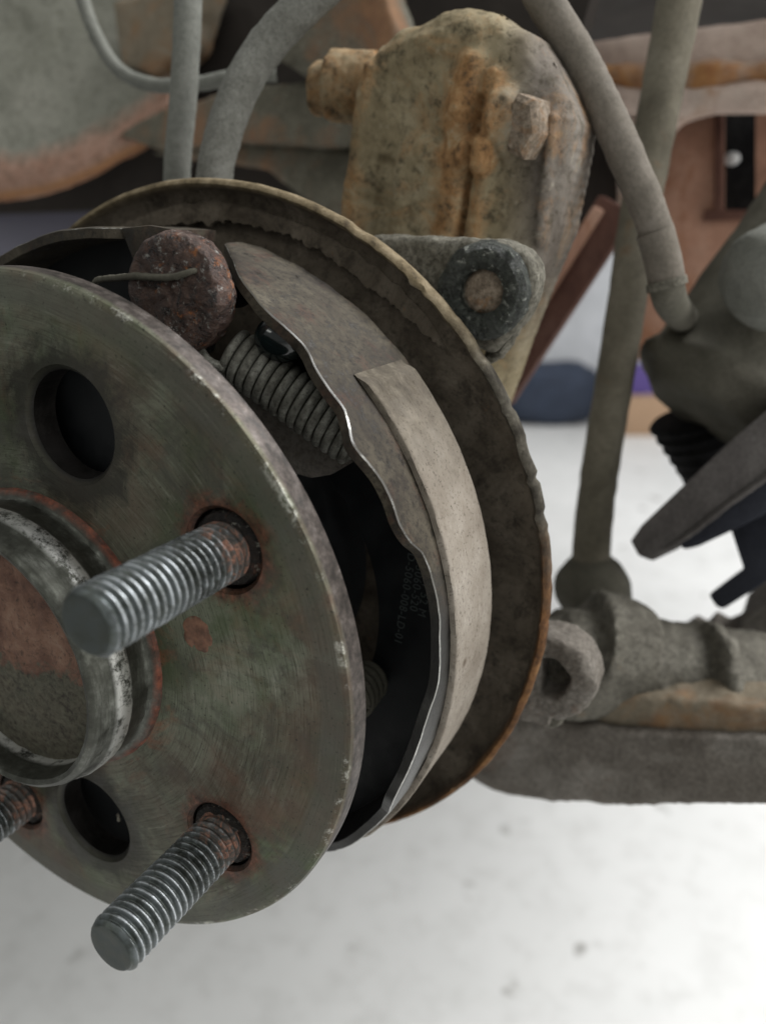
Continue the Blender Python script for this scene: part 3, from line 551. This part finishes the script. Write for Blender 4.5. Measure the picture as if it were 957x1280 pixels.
b = bmesh.new(); cyl(b, (c.x, 26, c.z), (0, 1, 0), 2, 12, 20); cyl(b, (c.x, 25.6, c.z), (0, 1, 0), 4.4, 1.4, 28, bev=.3); obj('pin', b, M['rubber'], hs)
b = bmesh.new(); prism(b, [P(x, y, 33.5) for x, y in [(290, 470), (330, 500), (440, 556), (436, 580), (412, 594), (388, 598), (366, 592), (345, 570), (310, 540), (280, 500)]], (0, 2.4, 0)); bevel_all(b, .5)
tag(obj('parking_lever', b, M['dark'], origin=P(380, 570, 34)), 'dark flat lever with rounded lower edge under the coil spring', 'brake lever')

# ------------------------------------------------------------------ lugs behind the plate
Y = 66.; lg = thing('mounting_lug', 'dusty mounting ear with a plugged round hole above right of the plate', 'mounting lug', P(605, 365, Y))
b = bmesh.new(); prism(b, [P(x, y, Y) for x, y in [(452, 294), (500, 294), (560, 297), (625, 299), (655, 312), (671, 340), (668, 375), (650, 402), (628, 428), (612, 442), (560, 430), (480, 350)]], (0, 9, 0)); bevel_all(b, 2.2, 3)
b = cast(b, .7, 4, .5, .2, 2.); obj('ear_plate', b, M['lug'], lg)
c = P(603, 364, Y-1); b = bmesh.new(); lathe(b, [(4.6, 67.5), (4.7, 64.2), (6, 63.2), (8.2, 63.0), (9.6, 63.8), (10, 66), (10, 70)], c=(c.x, c.z), seg=90, jit=lambda r, y, t, k: (r+.5*fbm((r*cos(t), y, r*sin(t)), .3, 4.), y+.6*fbm((r*cos(t), y, r*sin(t)), .35, 7.)))
obj('bushing', b, M['crust'], lg)
b = bmesh.new(); lathe(b, [(0, 65.4), (3.6, 65.3), (4.5, 65.9), (4.6, 72)], c=(c.x, c.z), seg=40, jit=lambda r, y, t, k: (r, y+.3*fbm((r*cos(t), y, r*sin(t)), .4))); bmesh.ops.remove_doubles(b, verts=b.verts, dist=.01); obj('bolt_end', b, M['tan'], lg)
b = bmesh.new(); tube(b, [P(612, 446, 72), P(622, 440, 71), P(634, 425, 71), P(646, 404, 72)], 1.6, seg=10); rough_up(b, .4, .5); obj('flaked_edge', b, M['lug'], lg)
Y = 74.; lo = thing('mounting_eye', 'rusty ring shaped eye at the lower right of the plate rim', 'mounting lug', P(698, 835, Y))
c = P(692, 836, Y); b = bmesh.new(); lathe(b, [(5.2, 70), (5.6, 68.6), (9.6, 68.4), (11.2, 69.5), (11.6, 78), (5.6, 78)], c=(c.x, c.z), seg=64, closed_prof=True)
box(b, (c.x-10, 74, c.z-2), (16, 8, 15)); box(b, (c.x-4, 74, c.z-11), (10, 8, 7)); b = cast(b, .45, 6, .6, .2, 5.); obj('eye_ring', b, M['dark'], lo)
b = bmesh.new(); lathe(b, [(0, 76.5), (5.4, 76.5), (5.4, 80)], c=(c.x, c.z), seg=40); obj('eye_bolt', b, M['arm'], lo)
b = bmesh.new(); p = P(684, 893, 74); cyl(b, p, (0, 1, 0), 4.2, 8, 24, bev=.8); rough_up(b, .4, .4); obj('bolt_end', b, M['lug'], lo)

# ------------------------------------------------------------------ knuckle casting
kn = thing('suspension_knuckle', 'tan and orange rusted knuckle casting with bolt bosses above the brake', 'knuckle', P(580, 200, 105))
Y = 100.
KO = [(450, 118), (474, 60), (508, 34), (530, 30), (556, 14), (590, 9), (628, 16), (646, 30), (674, 44), (694, 76), (712, 112), (726, 150), (722, 186), (702, 290), (676, 352), (646, 430), (622, 500), (600, 560), (420, 560), (426, 300)]
def inside(x, y):
    c = False; n = len(KO)
    for i in range(n):
        (a, b0), (d, e) = KO[i], KO[i-1]
        if (b0 > y) != (e > y) and x < (d-a)*(y-b0)/(e-b0)+a: c = not c
    return c
def seg_d(x, y, a, c):
    vx, vy = c[0]-a[0], c[1]-a[1]; t = max(0, min(1, ((x-a[0])*vx+(y-a[1])*vy)/(vx*vx+vy*vy))); return hypot(x-a[0]-vx*t, y-a[1]-vy*t), t
def edge_d(x, y): return min(seg_d(x, y, KO[i], KO[i-1])[0] for i in range(len(KO)))
def kn_shape(x, y):
    x += 3*noise.noise((x*.03, y*.03, 1.)); y += 3*noise.noise((x*.03, y*.03, 7.)); h = rust = 0.
    d = edge_d(x, y); h += 5*(1-math.exp(-d/9))+2.5*(1-math.exp(-d/40))
    def ridge(a, c, w, hh, p=4, r_=0.):
        nonlocal h, rust
        q, t = seg_d(x, y, a, c); g = math.exp(-(q/w)**p); h += hh*g; rust += r_*math.exp(-(q/(w*1.2))**2)
    ridge((472, 92), (441, 360), 13, 2.6, 4, .75); ridge((540, 200), (524, 360), 27, 2.4, 6, .15); ridge((602, 84), (564, 360), 16, 2.8, 3, .95); ridge((617, 128), (583, 330), 4, -2.2, 2, .5); ridge((632, 100), (596, 360), 11, 2.0, 3, .8)
    ridge((498, 210), (482, 360), 12, -1.6, 4, 0); ridge((484, 84), (600, 44), 17, 1.2, 4, .25); ridge((700, 150), (684, 300), 7, 1.4, 4, .2); ridge((560, 120), (575, 150), 26, .8, 4, .35)
    e = ((x-646)/20)**2+((y-158)/45)**2; h += 5.2*math.exp(-e**3); rust += .35*math.exp(-e)
    e = ((x-614)/22)**2+((y-198)/24)**2; h += 4.2*math.exp(-e**4); rust += .8*math.exp(-(e-.7)**2*4)
    return h, rust
b = bmesh.new(); al = b.verts.layers.float_color.new('rust'); sx = 2.6; NX, NY = int(310/sx), int(566/sx); G = [[None]*(NY+1) for _ in range(NX+1)]
for i in range(NX+1):
    for j in range(NY+1):
        x, y = 420+i*sx, 4+j*sx
        if inside(x, y):
            h, r = kn_shape(x, y); p = P(x, y, Y); nn = fbm(p, .22, 3.)*.45+fbm(p, .7, 9.)*.16; v = b.verts.new(p+Vector((0, -h-nn, 0))); v[al] = (min(1, r), max(0, min(1, (x-630)/50)), 0, 1); G[i][j] = v
for i in range(NX):
    for j in range(NY):
        q = [G[i][j], G[i+1][j], G[i+1][j+1], G[i][j+1]]; q = [v for v in q if v]
        if len(q) >= 3: b.faces.new(q)
bmesh.ops.recalc_face_normals(b, faces=b.faces)
be = [e for e in b.edges if len(e.link_faces) == 1]; ex = bmesh.ops.extrude_edge_only(b, edges=be); nv = [g for g in ex['geom'] if isinstance(g, bmesh.types.BMVert)]
for v in nv: v.co.y = Y+4
ex = bmesh.ops.extrude_edge_only(b, edges=[g for g in ex['geom'] if isinstance(g, bmesh.types.BMEdge)])
for v in [g for g in ex['geom'] if isinstance(g, bmesh.types.BMVert)]: v.co.y = Y+16
for _ in range(2): bmesh.ops.smooth_vert(b, verts=[v for v in b.verts if v.co.y > Y-3.5], factor=.5, use_axis_x=True, use_axis_y=False, use_axis_z=True)
bmesh.ops.recalc_face_normals(b, faces=b.faces); obj('cast_body', b, M['knuckle'], kn, sharp=60)
b = bmesh.new(); p = P(648, 158, Y-12); cyl(b, p, (.25, 1, .05), 4.6, 8, 6, bev=1.); 
for v in b.verts: v.co.z = p.z+(v.co.z-p.z)*1.5
rough_up(b, .4, .3); obj('bolt_head', b, M['tan'], kn)
b = bmesh.new(); p = P(446, 112, Y+8); cyl(b, p+Vector((6, 0, 0)), (-1, -.25, .08), 8.6, 13, 32); cyl(b, p, (-1, -.25, .08), 6.5, 12, 32); b = cast(b, .8, 3, .6, .12, 4., .25, .5)
al = b.verts.layers.float_color.new('rust')
for v in b.verts: v[al] = (.45, 0, 0, 1)
obj('side_boss', b, M['knuckle'], kn)
b = bmesh.new(); p = P(436, 112, Y+8); cyl(b, p, (-1, -.3, .08), 5.2, 9.5, 6, bev=.8); rough_up(b, .4, .25); obj('bolt_head', b, M['tan'], kn)

# ------------------------------------------------------------------ hoses and cables
def hose(name, label, cat, pts, r, mat, seed, amp=.25, group=None, seg=20):
    b = bmesh.new(); tube(b, [P(*p) for p in pts], r, seg=seg, n=16); rough_up(b, amp, .45, seed); return tag(obj(name, b, mat, origin=P(*pts[0])), label, cat, group)
hose('thick_hose', 'thick dusty grey hose curving up from the top of the plate', 'hose', [(268, 262, 78), (270, 205, 79), (292, 130, 82), (322, 72, 86), (362, 24, 90), (420, -30, 95), (500, -90, 100)], 4.6, M['hose'], 1.)
hose('brake_cable', 'straight grey cable standing left of the thick hose', 'cable', [(221, 262, 84), (222, 200, 85), (230, 110, 88), (235, 0, 92), (236, -90, 95)], 3.6, M['cable'], 2., .1)
hose('thin_pipe', 'thin grey pipe looping behind the straight cable', 'pipe', [(92, -60, 120), (104, 0, 120), (122, 48, 120), (150, 88, 120), (192, 106, 120), (250, 104, 122), (300, 94, 126), (345, 92, 132)], 2.2, M['cable'], 3., .1)
bh = thing('brake_hose', 'brown grey brake hose slanting down to a crimped metal end', 'hose', P(760, 150, 112))
b = bmesh.new(); tube(b, [P(*p) for p in [(640, -80, 112), (680, 0, 112), (722, 70, 112), (762, 150, 113), (798, 232, 115), (820, 290, 117), (830, 330, 118)]], 4.2, seg=22, n=16); rough_up(b, .2, .4, 4.); obj('hose_run', b, M['bhose'], bh)
b = bmesh.new(); tube(b, [P(*p) for p in [(818, 288, 117), (828, 325, 118), (833, 352, 119)]], 4.5, seg=24); obj('crimped_ferrule', b, M['bhose'], bh)
b = bmesh.new(); tube(b, [P(*p) for p in [(832, 350, 119), (834, 360, 119)]], 5.0, seg=24); obj('end_collar', b, M['lug'], bh)
b = bmesh.new(); tube(b, [P(*p) for p in [(832, 345, 119), (835, 368, 124), (842, 384, 140), (856, 400, 175)]], 4.35, seg=20); obj('end_fitting', b, M['strut'], bh)

# ------------------------------------------------------------------ link rod
lr = thing('link_rod', 'long dusty link rod with a round ball joint at its foot', 'link rod', P(742, 735, 165))
b = bmesh.new(); tube(b, [P(*p) for p in [(862, -70, 185), (845, 20, 182), (822, 140, 178), (800, 260, 174), (783, 380, 171), (762, 510, 168), (745, 620, 166), (736, 720, 165)]], lambda t: 6.6-.5*sin(t*pi), seg=22, n=8); rough_up(b, .3, .25, 6.); obj('rod', b, M['rod'], lr)
b = bmesh.new(); p = P(738, 736, 163); sphere(b, p, 12.3, 4, (1.05, .8, 1.02)); cyl(b, P(738, 738, 172), (.3, 1, 0), 14.2, 6, 48, bev=1.5); rough_up(b, .4, .15); obj('ball_joint', b, M['strut'], lr)

# ------------------------------------------------------------------ axle beam and trailing arm
ab2 = thing('axle_beam', 'grimy cylindrical axle tube running off to the right', 'axle beam', P(850, 850, 150))
b = bmesh.new(); a, c = P(690, 822, 120), P(1150, 886, 190)
cyl(b, a, c-a, 16.5, (c-a).length, 48, r2=17.5); p = P(868, 850, 137); d = (c-a).normalized(); cyl(b, p, d, 19.3, 4, 48); p = P(735, 805, 124); cyl(b, p, d, 17.5, 16, 48, r2=15)
sphere(b, P(715, 835, 122), 17, 3); b = cast(b, 1.3, 4, 1.3, .07, 9., .4, .3); obj('tube', b, M['arm'], ab2)
b = bmesh.new(); prism(b, [P(x, y, 116) for x, y in [(700, 868), (800, 872), (900, 880), (1020, 890), (1020, 946), (900, 932), (800, 914), (700, 900)]], (0, 16, 0)); bevel_all(b, 3, 3); b = cast(b, 1., 6, 1.0, .1, 8.); obj('rusty_seam', b, M['arm2'], ab2)
ta = thing('trailing_arm', 'dark flat trailing arm below the axle tube', 'suspension arm', P(750, 950, 110))
b = bmesh.new(); Y = 112.
prism(b, [P(x, y, Y) for x, y in [(560, 940), (600, 900), (660, 895), (760, 915), (1100, 935), (1100, 1008), (900, 1008), (760, 1010), (690, 1006), (630, 996), (590, 980), (565, 962)]], (0, 34, 0)); b = cast(b, 1.3, 4, .8, .08, 12.); obj('pressed_arm', b, M['dark'], ta)

# ------------------------------------------------------------------ strut and brackets at the right
st = thing('shock_absorber', 'dark dusty shock absorber body leaning in from the right', 'shock absorber', P(900, 480, 190))
b = bmesh.new(); a, c = P(1010, 330, 205), P(885, 505, 178); d = (c-a).normalized(); cyl(b, a-d*40, d, 26, (c-a).length+44, 64, bev=7); cyl(b, c-d*8, d, 29, 6, 64, bev=2); b = cast(b, 1.8, 5, .8, .06, 3.); obj('strut_body', b, M['strut'], st)
b = bmesh.new(); a, c = P(960, 350, 150), P(1060, 290, 175); cyl(b, a-(c-a).normalized()*10, c-a, 14, 60, 64, bev=7); b = cast(b, 1.2, 8, .5, .1, 2.); obj('top_cap', b, M['cable'], st)
b = bmesh.new()
for k in range(9):
    p = P(856+7*k, 522+13*k, 194+1.5*k); cyl(b, p, Vector((.3, .2, -1)), 12.5-.3*k, 3.2, 32, bev=1.2)
cyl(b, P(856, 522, 194), P(912, 626, 206)-P(856, 522, 194), 11, 26, 32); obj('rubber_bellows', b, M['rubber'], st)
br = thing('spring_bracket', 'dark forked steel bracket with two blunt prongs at the right', 'bracket', P(900, 660, 150))
b = bmesh.new(); prism(b, [P(x, y, 150) for x, y in [(786, 676), (800, 657), (858, 602), (905, 556), (957, 512), (1010, 470), (1010, 556), (957, 596), (905, 634), (850, 676), (814, 702), (796, 694)]], (6, 14, 0)); bevel_all(b, 1.2); rough_up(b, .3, .15); obj('upper_prong', b, M['prong'], br)
b = bmesh.new(); prism(b, [P(x, y, 154) for x, y in [(846, 672), (905, 630), (957, 590), (1010, 550), (1010, 612), (960, 640), (905, 668), (870, 684), (852, 688)]], (6, 16, 0)); bevel_all(b, 1.2); rough_up(b, .3, .15); obj('lower_flange', b, M['slate'], br)
b = bmesh.new(); tube(b, [P(*p) for p in [(836, 686, 149.5), (870, 662, 149.5), (910, 631, 149.5), (957, 597, 149.5), (1010, 556, 149.5)]], .9, seg=8); rough_up(b, .3, .3); obj('rusty_weld', b, M['prong'], br)
b = bmesh.new(); prism(b, [P(x, y, 165) for x, y in [(884, 744), (928, 712), (908, 652), (955, 600), (1010, 580), (1010, 690), (957, 728), (902, 763), (893, 758)]], (6, 20, 0)); bevel_all(b, 1.2); obj('lower_prong', b, M['slate'], br)
b = bmesh.new(); prism(b, [P(x, y, 185) for x, y in [(846, 812), (862, 802), (876, 810), (888, 797), (905, 807), (922, 800), (930, 775), (962, 748), (1040, 700), (1040, 870), (846, 870)]], (0, 25, 0)); bevel_all(b, 1.); obj('toothed_seat', b, M['dark'], br)

# ------------------------------------------------------------------ subframe and underbody
sf = thing('rear_subframe', 'rusty reddish subframe rail with an arched plate and dark slot', 'subframe', P(850, 100, 300))
Y = 290.
b = bmesh.new(); prism(b, [P(x, y, Y) for x, y in [(690, 55), (740, 48), (860, 32), (1040, 12), (1040, 82), (860, 88), (740, 92), (690, 96)]], (0, 40, 0)); bevel_all(b, 2); b = cast(b, 2.2, 3, 1., .04, 2.); obj('upper_rail', b, M['pink'], sf)
b = bmesh.new(); tube(b, [P(*p) for p in [(690, 100, 286), (740, 98, 286), (830, 94, 286), (940, 92, 286), (1040, 86, 286)]], 5., seg=14); rough_up(b, 2.6, .07, 3.); obj('rail_seam', b, M['rail'], sf)
b = bmesh.new(); tube(b, [P(*p) for p in [(690, 128, 288), (760, 122, 288), (860, 122, 288), (1040, 116, 288)]], 6, seg=14); rough_up(b, 1.4, .06, 3.); obj('rail_seam', b, M['pink'], sf)
b = bmesh.new(); prism(b, [P(x, y, 300) for x, y in [(770, 105), (1040, 95), (1040, 140), (957, 130), (900, 136), (850, 152), (822, 185), (812, 240), (806, 300), (800, 400), (770, 400)]], (0, 12, 0)); bevel_all(b, 1.5); b = cast(b, 2., 3, 1., .04, 5.); obj('arch_flange', b, M['pink'], sf)
b = bmesh.new(); prism(b, [P(x, y, 325) for x, y in [(780, 120), (903, 120), (903, 268), (944, 268), (944, 120), (1040, 120), (1040, 450), (780, 450)]], (0, 10, 0)); obj('arch_plate', b, M['red'], sf, smooth=False)
b = bmesh.new(); prism(b, [P(x, y, 322) for x, y in [(880, 262), (948, 262), (952, 274), (876, 276)]], (0, 6, 0)); bevel_all(b, 1); obj('slot_lip', b, M['redbar'], sf)
b = bmesh.new(); prism(b, [P(x, y, 322) for x, y in [(892, 140), (903, 140), (903, 266), (892, 266)]], (0, 5, 0)); bevel_all(b, 1); obj('slot_lip', b, M['redbar'], sf)
b = bmesh.new(); box(b, P(915, 200, 372), (90, 10, 120)); obj('slot_backing', b, M['rubber'], sf, smooth=False)  # dark board added so the slot reads as deep shade
b = bmesh.new(); sphere(b, P(914, 198, 364), 4.0, 3, (1, .6, .8)); obj('bolt_end', b, M['bright'], sf)  # white blob added for the bright hole dot inside the slot
b = bmesh.new(); prism(b, [P(x, y, 300) for x, y in [(660, 95), (700, 95), (700, 175), (690, 230), (660, 260)]], (0, 10, 0)); obj('end_plate', b, M['red'], sf)
b = bmesh.new(); prism(b, [P(x, y, 330) for x, y in [(640, 120), (830, 120), (830, 270), (790, 300), (735, 290), (640, 300)]], (0, 12, 0)); tag(obj('shade_sheet', b, M['under'], origin=P(740, 200, 330), smooth=False), 'dark sheet standing in for the shaded hole behind the slanting brake hose', 'plate')  # dark sheet added where there is only a shaded hole
db = thing('diagonal_brace', 'dark red diagonal brace between the knuckle and the link rod', 'brace', P(700, 380, 230))
b = bmesh.new(); p, q = P(770, 255, 230), P(618, 500, 215); s = (q-p).normalized().cross(Vector((0, 1, 0))).normalized(); prism(b, [p-s*8, p+s*8, q+s*6.5, q-s*6.5], (0, 9, 0)); bevel_all(b, 1.5); rough_up(b, .3, .1); obj('flat_bar', b, M['redbar'], db)
b = bmesh.new(); p, q = P(747, 260, 226), P(606, 490, 212); prism(b, [p-s*2.2, p+s*2.2, q+s*1.8, q-s*1.8], (0, 12, 0)); bevel_all(b, .8); obj('folded_edge', b, M['red'], db)
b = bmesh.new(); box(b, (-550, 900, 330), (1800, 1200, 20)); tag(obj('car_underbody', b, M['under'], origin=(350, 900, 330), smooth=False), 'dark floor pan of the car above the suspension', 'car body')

# ------------------------------------------------------------------ wheel arch side, top left
wa = thing('wheel_arch', 'rough grey wheel arch panel with a rusty lower lip', 'wheel arch', P(80, 120, 170))
BOT = [(-140, 264), (0, 251), (60, 241), (110, 222), (150, 200), (188, 178), (230, 120)]
b = bmesh.new(); rows = []; al = b.verts.layers.float_color.new('rust'); edge = []
for i in range(80):
    s_ = i/79; px = -140+s_*350; py1 = smooth_tab(BOT, px); row = []
    for j in range(61):
        t_ = j/60; Yd = 236-62*t_+34*s_*s_+9*max(0, (t_-.9)/.1)**2; p = P(px, -130+t_*(py1+130), Yd); d = fbm(p, .035, 2.)*2.2+fbm(p, .16, 6.)*.5
        v = b.verts.new(p+Vector((0, d*(1-.6*t_), 0))); dist = py1-(-130+t_*(py1+130)); v[al] = (max(0, min(1, 1-(dist-8)/85)), max(0, min(1, 1-dist/26)), 0, 1); row.append(v)
    edge.append(row[-1].co.copy()); rows.append(row)
grid_faces(b, rows); bmesh.ops.recalc_face_normals(b, faces=b.faces)
b = baked(b, [('SOLIDIFY', dict(thickness=3., offset=1))]); obj('arch_panel', b, M['liner'], wa)
b = bmesh.new(); tube(b, [p+Vector((0, -.3, .3)) for p in edge[::6]], .9, seg=8, n=4); rough_up(b, .4, .3, 4.); obj('rolled_edge', b, M['lip'], wa)
b = bmesh.new(); prism(b, [P(x, y, 222) for x, y in [(-60, 175), (60, 160), (185, 150), (215, 190), (205, 235), (120, 262), (-60, 268)]], (0, 30, 0)); tag(obj('arch_shade_sheet', b, M['under'], origin=P(80, 220, 185), smooth=False), 'dark sheet standing in for the shadow under the rusty arch lip', 'brace')  # shade below the lip built as a dark sheet
b = bmesh.new(); prism(b, [P(x, y, 240) for x, y in [(-80, 252), (60, 250), (170, 240), (190, 330), (-80, 345)]], (0, 20, 0)); bevel_all(b, 3); tag(obj('plastic_shield', b, M['violet'], origin=P(60, 290, 200)), 'grey violet shield in the gap left of the plate rim', 'shield')
bk = thing('body_bracket', 'olive grey body brackets crossing behind the hoses', 'bracket', P(320, 130, 200))
def bar(pts, Yb, d, mat, name, par, seed):
    global b
    b = bmesh.new(); prism(b, [P(x, y, Yb) for x, y in pts], (0, d, 0)); bevel_all(b, 2); b = cast(b, 1.7, 4, 1.2, .05, seed); return obj(name, b, mat, par)
bar([(140, 168), (200, 135), (300, 108), (470, 96), (470, 175), (380, 182), (260, 172), (190, 186)], 200, 20, M['olive'], 'upper_arm', bk, 1.)
bar([(180, 190), (260, 170), (340, 175), (470, 190), (470, 300), (372, 245), (330, 210), (250, 200)], 215, 20, M['olive'], 'lower_arm', bk, 4.)
bar([(140, 0), (255, -30), (230, 60), (190, 95), (150, 80)], 215, 20, M['arm2'], 'rusty_tab', bk, 7.)
bar([(370, 10), (470, -40), (500, 40), (470, 110), (380, 100), (335, 70)], 190, 20, M['olive'], 'spring_tower', bk, 9.)
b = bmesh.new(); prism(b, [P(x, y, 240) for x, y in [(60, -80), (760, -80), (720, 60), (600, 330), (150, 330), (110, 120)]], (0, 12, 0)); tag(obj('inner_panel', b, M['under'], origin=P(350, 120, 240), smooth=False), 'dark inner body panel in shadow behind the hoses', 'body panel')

# ------------------------------------------------------------------ things standing on the far floor
def F(px, py): return PF(px, py)
def standing(pxl, pxr, pyb, pyt, depth=120):
    """level footprint and height of a box whose front is seen from pxl to pxr, pyb up to pyt"""
    a, c = F(pxl, pyb), F(pxr, pyb); h = ((pyb-pyt)/F_PX)*(a-CAM).dot(FWD)/.94; mid = (a+c)/2; w = (c-a).length; d = wback*1.; return mid, w, h
ang = atan2(RIGHT.y, RIGHT.x); RZ = Matrix.Rotation(ang, 3, 'Z')
mid, w, h = standing(636, 748, 535, 462); c = mid+wback*110+Vector((0, 0, h*.48)); b = bmesh.new(); sphere(b, c, 1, 4, (1, 1, 1))
for v in b.verts:
    q = v.co-c; q = Vector((math.copysign(abs(q.x)**.6, q.x)*w*.52, math.copysign(abs(q.y)**.6, q.y)*110, math.copysign(abs(q.z)**.6, q.z)*h*.5)); q = RZ @ q; v.co = c+q
rough_up(b, 14, .012); tag(obj('tool_bag', b, M['blue'], origin=(mid.x, mid.y, -700)), 'dark blue soft bag on the floor behind the brace', 'bag')
mid, w, h = standing(770, 836, 545, 497); cb = thing('cardboard_box', 'small brown cardboard box on the floor behind the link rod', 'box', (mid.x, mid.y, -700)); b = bmesh.new(); box(b, mid+wback*70+Vector((0, 0, h*.5)), (w, 140, h), RZ, 4); obj('carton', b, M['card'], cb)
b = bmesh.new(); box(b, mid+wback*70+Vector((0, 0, h+1.5)), (w*.12, 139, 2), RZ); obj('tape', b, M['pink'], cb)
pm, h0 = mid, h; b = bmesh.new(); hh = h*.62; box(b, mid+wback*70+Vector((0, 0, h+3+hh*.5)), (w*1.0, 130, hh), RZ, 5); box(b, mid+wback*70+Vector((0, 0, h+2+hh)), (w*1.03, 134, 10), RZ, 3); tag(obj('purple_box', b, M['purple'], origin=(mid.x, mid.y, -700+h)), 'purple box resting on the brown cardboard box', 'box')
mid, w, h = standing(652, 842, 526, 300); cbn = thing('white_cabinet', 'white workshop cabinet with dark shelf gap along the far wall', 'cabinet', (mid.x, mid.y, -700)); q = mid+wback*240
def cb_box(name, x0, x1, z0, z1, y0, y1, mat):
    b = bmesh.new(); box(b, q+RZ @ Vector(((x0+x1)/2*w, (y0+y1)/2, 0))+Vector((0, 0, (z0+z1)/2*h)), ((x1-x0)*w, y1-y0, (z1-z0)*h), RZ, 4); return obj(name, b, mat, cbn)
cb_box('lower_door', -.5, .5, .02, .40, 0, 180, M['white']); cb_box('shelf_gap', -.5, .5, .402, .53, 30, 180, M['under']); cb_box('drawer_front', -.5, .5, .532, .71, 0, 180, M['white']); cb_box('shelf', -.5, .5, .712, .79, 10, 180, M['violet']); cb_box('upper_door', -.5, .5, .792, 1.25, 0, 180, M['white'])
